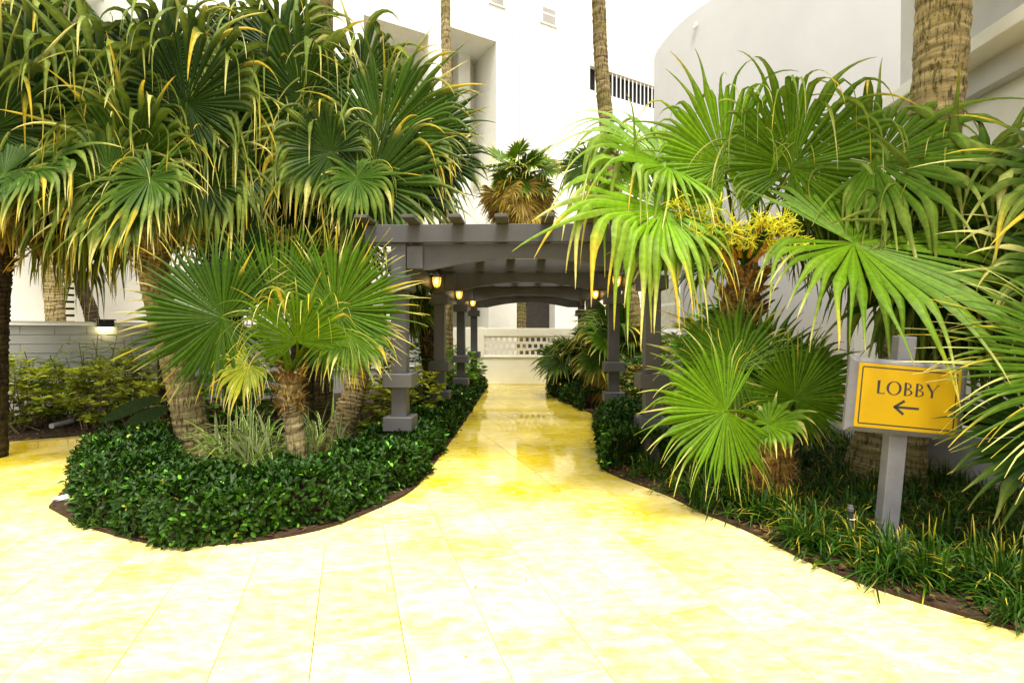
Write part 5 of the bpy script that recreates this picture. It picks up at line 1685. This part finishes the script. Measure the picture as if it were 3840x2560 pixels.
h(640, 740, 5.75, 100, 1.05, tilt=0.0, face=0.9, tone=0.5, droop=0.03, kink=0.9, N=26, span=34, yellow=0.3)
h(660, 720, 5.9, 70, 0.95, tilt=0.0, face=0.9, tone=0.6, droop=0.03, kink=0.9, N=20, span=24, yellow=0.3)
h(559, 640, 6.3, 100, 0.85, tilt=-0.1, face=0.9, tone=0.0, droop=0.15, kink=0.8, N=50, span=140, yellow=0.4)
h(800, 765, 5.6, -25, 0.6, tilt=0.25, face=0.6, tone=0.4, droop=0.5, kink=0.6, N=40, span=120, yellow=1.7)
h(570, 838, 5.5, 225, 0.42, tilt=0.2, face=0.7, tone=0.6, droop=0.6, kink=0.55, N=34, span=120, yellow=2.0, dead=0.35)
h(760, 770, 6.2, 25, 0.75, tilt=-0.2, face=0.8, tone=0.2, droop=0.3, kink=0.7, N=44, yellow=1.2)

# ------------------------------------------------------------------ shrubs and smaller plants
rsb = np.random.default_rng(77)
YG = np.array([0.48, 0.52, 0.03]); LG = np.array([0.22, 0.42, 0.03])


def at(px, d):
    p = F(px, 900, d); return np.array([p[0], d, 0.02])


SH = [((35, 8.3), (0.75, 0.6, 1.15), 'yellow green shrub at the left edge of the kerbed bed', YG),
      ((120, 8.9), (0.65, 0.5, 1.0), 'yellow green shrub behind the loose pale pipe', YG),
      ((225, 8.6), (0.6, 0.5, 1.05), 'leafy shrub on thin stems above the end of the kerb', YG),
      ((310, 9.3), (0.8, 0.6, 1.25), 'leafy shrub left of the curved palm trunk', YG),
      ((385, 8.3), (0.6, 0.5, 0.85), 'low yellow green shrub behind the hedge corner', YG),
      ((500, 8.7), (0.7, 0.5, 0.95), 'shaded shrub between the curved trunk and the short palm', LG),
      ((600, 8.9), (0.7, 0.5, 1.0), 'shaded shrub behind the short rough trunked palm', LG),
      ((850, 7.9), (0.5, 0.5, 0.95), 'yellow flecked shrub left of the front pergola post', YG),
      ((945, 8.6), (0.55, 0.5, 1.0), 'yellow flecked shrub right of the front pergola post', YG),
      ((950, 10.9), (0.8, 0.6, 1.55), 'light green bush behind the front left pergola post', LG),
      ((1045, 13.0), (0.6, 0.5, 1.3), 'light green bush behind the third left pergola post', LG),
      ((1075, 14.6), (0.5, 0.4, 1.0), 'small light bush by the rear left pergola post', LG),
      ((1640, 7.6), (0.6, 0.5, 1.95), 'bright broad leaved bush behind the low fan palm', np.array([0.15, 0.45, 0.02])),
      ((1590, 8.6), (0.6, 0.5, 1.8), 'twiggy olive bush under the rounded building windows', np.array([0.20, 0.22, 0.04])),
      ((1470, 10.2), (0.7, 0.5, 1.2), 'dark bush behind the second right pergola post', GREEN_M)]
for (px, d), sz, lb, c2 in SH:
    big = 'broad' in lb
    shrub('leafy_shrub', lb, 'shrub', at(px, d), sz, rsb, n_ros=int(105 * sz[0] * sz[2] / 0.6) + 30, per=8, leaf=0.13 if big else 0.12, ratio=0.7 if big else 0.42, c1=GREEN_M * 0.7, c2=c2 * 1.3, bright=1.0, top=0.05)


def ginger(px, d, hgt, label, n=9):
    """canes with long pointed leaves on both sides"""
    base = at(px, d)
    root = thing('ginger_plant', label, 'plant', base, 'ginger plants by the block wall')
    for k in range(n):
        az = rsb.uniform(0, 2 * np.pi); ln = rsb.uniform(0.1, 0.35)
        H = hgt * rsb.uniform(0.65, 1.05)
        pth = np.array([[0, 0, 0], [math.cos(az) * ln * 0.3, math.sin(az) * ln * 0.3, H * 0.6], [math.cos(az) * ln, math.sin(az) * ln, H]]) + np.array([rsb.normal(0, 0.12), rsb.normal(0, 0.1), 0])
        pp = catmull(pth, 9)
        v, q, t_ = tube(pp, np.linspace(0.012, 0.006, 9), 5)
        mk('cane', v, q, t_, M['soft_leaf'], root, np.broadcast_to(np.array([0.16, 0.17, 0.04]), (len(v), 3)))
        m = 11
        idx = np.linspace(3, 8, m).astype(int)
        P = pp[idx]
        sd_ = np.where(np.arange(m) % 2 == 0, 1, -1) * 1.1
        A = az + math.pi / 2 * 0 + sd_ + rsb.normal(0, 0.3, m)
        D = np.stack([np.cos(A), np.sin(A), rsb.uniform(0.1, 0.9, m)], -1); S = np.stack([-np.sin(A), np.cos(A), np.zeros(m)], -1)
        s = np.linspace(0, 1, 6)[None]
        W = 0.065 * np.sin(np.pi * np.clip(s * 0.92 + 0.06, 0, 1)) * np.ones((m, 1)) + 0.002
        V, Q = ribbons(P, D, S, rsb.uniform(0.22, 0.40, m), W, 0.16 * np.ones((m, 6)), -0.15)
        c = (np.array([0.10, 0.20, 0.015]) + np.array([0.22, 0.20, 0.0]) * rsb.uniform(0, 1, (m, 1)))[:, None, None]
        mk('leaves', V.reshape(-1, 3), Q, None, M['soft_leaf'], root, np.broadcast_to(c, V.shape).reshape(-1, 3))


ginger(245, 9.6, 1.55, 'tall ginger plant with feathery leaves under the floodlight')
ginger(310, 10.0, 1.45, 'ginger plant leaning toward the curved palm trunk')
ginger(70, 9.1, 1.35, 'ginger plant near the dark left edge trunk', 7)
ginger(170, 9.4, 1.2, 'shorter ginger plant below the wall joint', 6)

# broad dark leaves beside the curved trunk
bl = thing('broad_leaf_plant', 'plant with large dark paddle leaves left of the curved trunk', 'plant', F(430, 920, 7.4) * np.array([1, 1, 0]))
bo = np.array(bl.location)
for (a_, tip, w_) in (((425, 905), (235, 960), 0.20), ((430, 930), (290, 985), 0.22), ((420, 930), (402, 815), 0.16)):
    s0_ = F(*a_, 7.2); e_ = F(*tip, 6.9)
    Ln = np.linalg.norm(e_ - s0_) * 1.06
    s = np.linspace(0, 1, 12)[None]
    W = w_ * np.clip(np.sin(np.pi * np.clip((s - 0.25) / 0.75, 0, 1)) ** 0.7, 0.06, 1)
    W[:, -1] = 0.01
    D0 = nrm(e_ - s0_ + np.array([0, 0, 0.25]))[None]; S0 = nrm(np.cross(D0, IMG_T * 0.8 + IMG_U * 0.4))
    V, Q = ribbons(s0_[None], D0, S0, np.array([Ln]), W, 0.05 * np.ones((1, 12)), 0.12)
    mk('leaf', V.reshape(-1, 3) - bo, Q, None, M['dull_leaf'], bl, np.broadcast_to(np.array([0.020, 0.040, 0.006]), (36, 3)) * rsb.uniform(0.8, 1.3))

# white edged strappy plants
for k, (px, py, d, lb) in enumerate([(520, 1040, 6.4, 'white edged strappy plant at the foot of the curved trunk'), (570, 1015, 6.6, 'white edged strappy plant between the two front trunks'),
                                     (620, 1035, 6.3, 'white edged strappy plant left of the short rough trunk'), (720, 990, 6.6, 'white edged strappy plant in front of the straight trunk'),
                                     (585, 1045, 6.0, 'white edged strappy plant just behind the hedge top'), (760, 960, 7.2, 'white edged strappy plant behind the leaning trunk')]):
    b = np.array([F(px, 1000, d)[0], d, 0.02])
    root = thing('striped_plant', lb, 'plant', b, 'white edged plants in the left bed')
    sd0 = 500 + k
    for wf, dz, c1_, c2_ in ((1.0, 0.0, np.array([0.80, 0.82, 0.46]), np.array([0.74, 0.76, 0.36])), (0.66, 0.004, GREEN_B * 0.55, GREEN_B * 0.95)):
        r3 = np.random.default_rng(sd0)
        V, Q, C_ = tuft_arrays(r3, [r3.normal(0, 0.12, 3) * np.array([1, 1, 0]) for _ in range(4)], 11, (0.5, 0.95), (0.034 * wf, 0.052 * wf), c1_, c2_, YELLOW, 0.06, 0.08, 0.26)
        mk('leaves' if wf == 1 else 'leaf_stripe', V + np.array([0, 0, dz]) + np.array([0, -dz, 0]), Q, None, M['dull_leaf'], root, C_)

# strappy ground cover of the right bed
def in_cover(p):
    if not poly_in(p, RIGHT_BED): return False
    d = np.min(np.linalg.norm(re_ - p, axis=1))
    return d > 0.035


rl_ = np.random.default_rng(31)
cent = []
while len(cent) < 1150:
    p = np.array([rl_.uniform(0.7, 4.7), rl_.uniform(2.3, 9.5)])
    if in_cover(p): cent.append([p[0], p[1], 0.02])
V, Q, C_ = tuft_arrays(rl_, cent, 20, (0.17, 0.34), (0.008, 0.015), GREEN_D * 0.9, GREEN_M * 0.95, YELLOW * 0.95, 0.35, 0.12, 0.30)
o = mk('ground_cover', V, Q, None, M['leaf'], None, C_)
tag(o, 'dark green strappy ground cover with yellow tips filling the right bed', None, None, 'stuff')
cl = [(1878, 1280), (1990, 1310), (2060, 1345), (2160, 1360), (2250, 1375), (2330, 1395), (1830, 1255), (1760, 1215), (1680, 1180), (1600, 1150)]
words_ = ['directly before the sprinkler riser', 'before the foot of the sign post', 'just right of the sign post foot', 'midway from sign post to right edge, arching', 'near the right edge with bent yellow tips', 'at the very right edge of the bed',
          'left of the sprinkler riser at the paving', 'before the rough trunk of the low fan palm', 'under the round leaves of the low fan palm', 'nearest the front right pergola post']
for (px, py), w in zip(cl, words_):
    b = G(px, py) + np.array([0.05, 0.08, 0.02])
    root = thing('strappy_plant', 'clump of strappy dark green leaves ' + w, 'plant', b, 'strappy clumps along the right paving edge')
    V, Q, C_ = tuft_arrays(rl_, [np.array([0, 0, 0.0]) + rl_.normal(0, 0.05, 3) * np.array([1, 1, 0]) for _ in range(3)], 24, (0.24, 0.46), (0.011, 0.020), GREEN_D * 0.9, GREEN_M * 1.0, YELLOW, 0.45, 0.12, 0.26)
    V[:, 2] = np.maximum(V[:, 2], 0.0)
    mk('leaves', V, Q, None, M['leaf'], root, C_)
# fallen dry leaves on the paving and soil
print('objects', len(bpy.data.objects), 'tris', sum(len(o.data.loops) - 2 * len(o.data.polygons) for o in bpy.data.objects if o.type == 'MESH'))
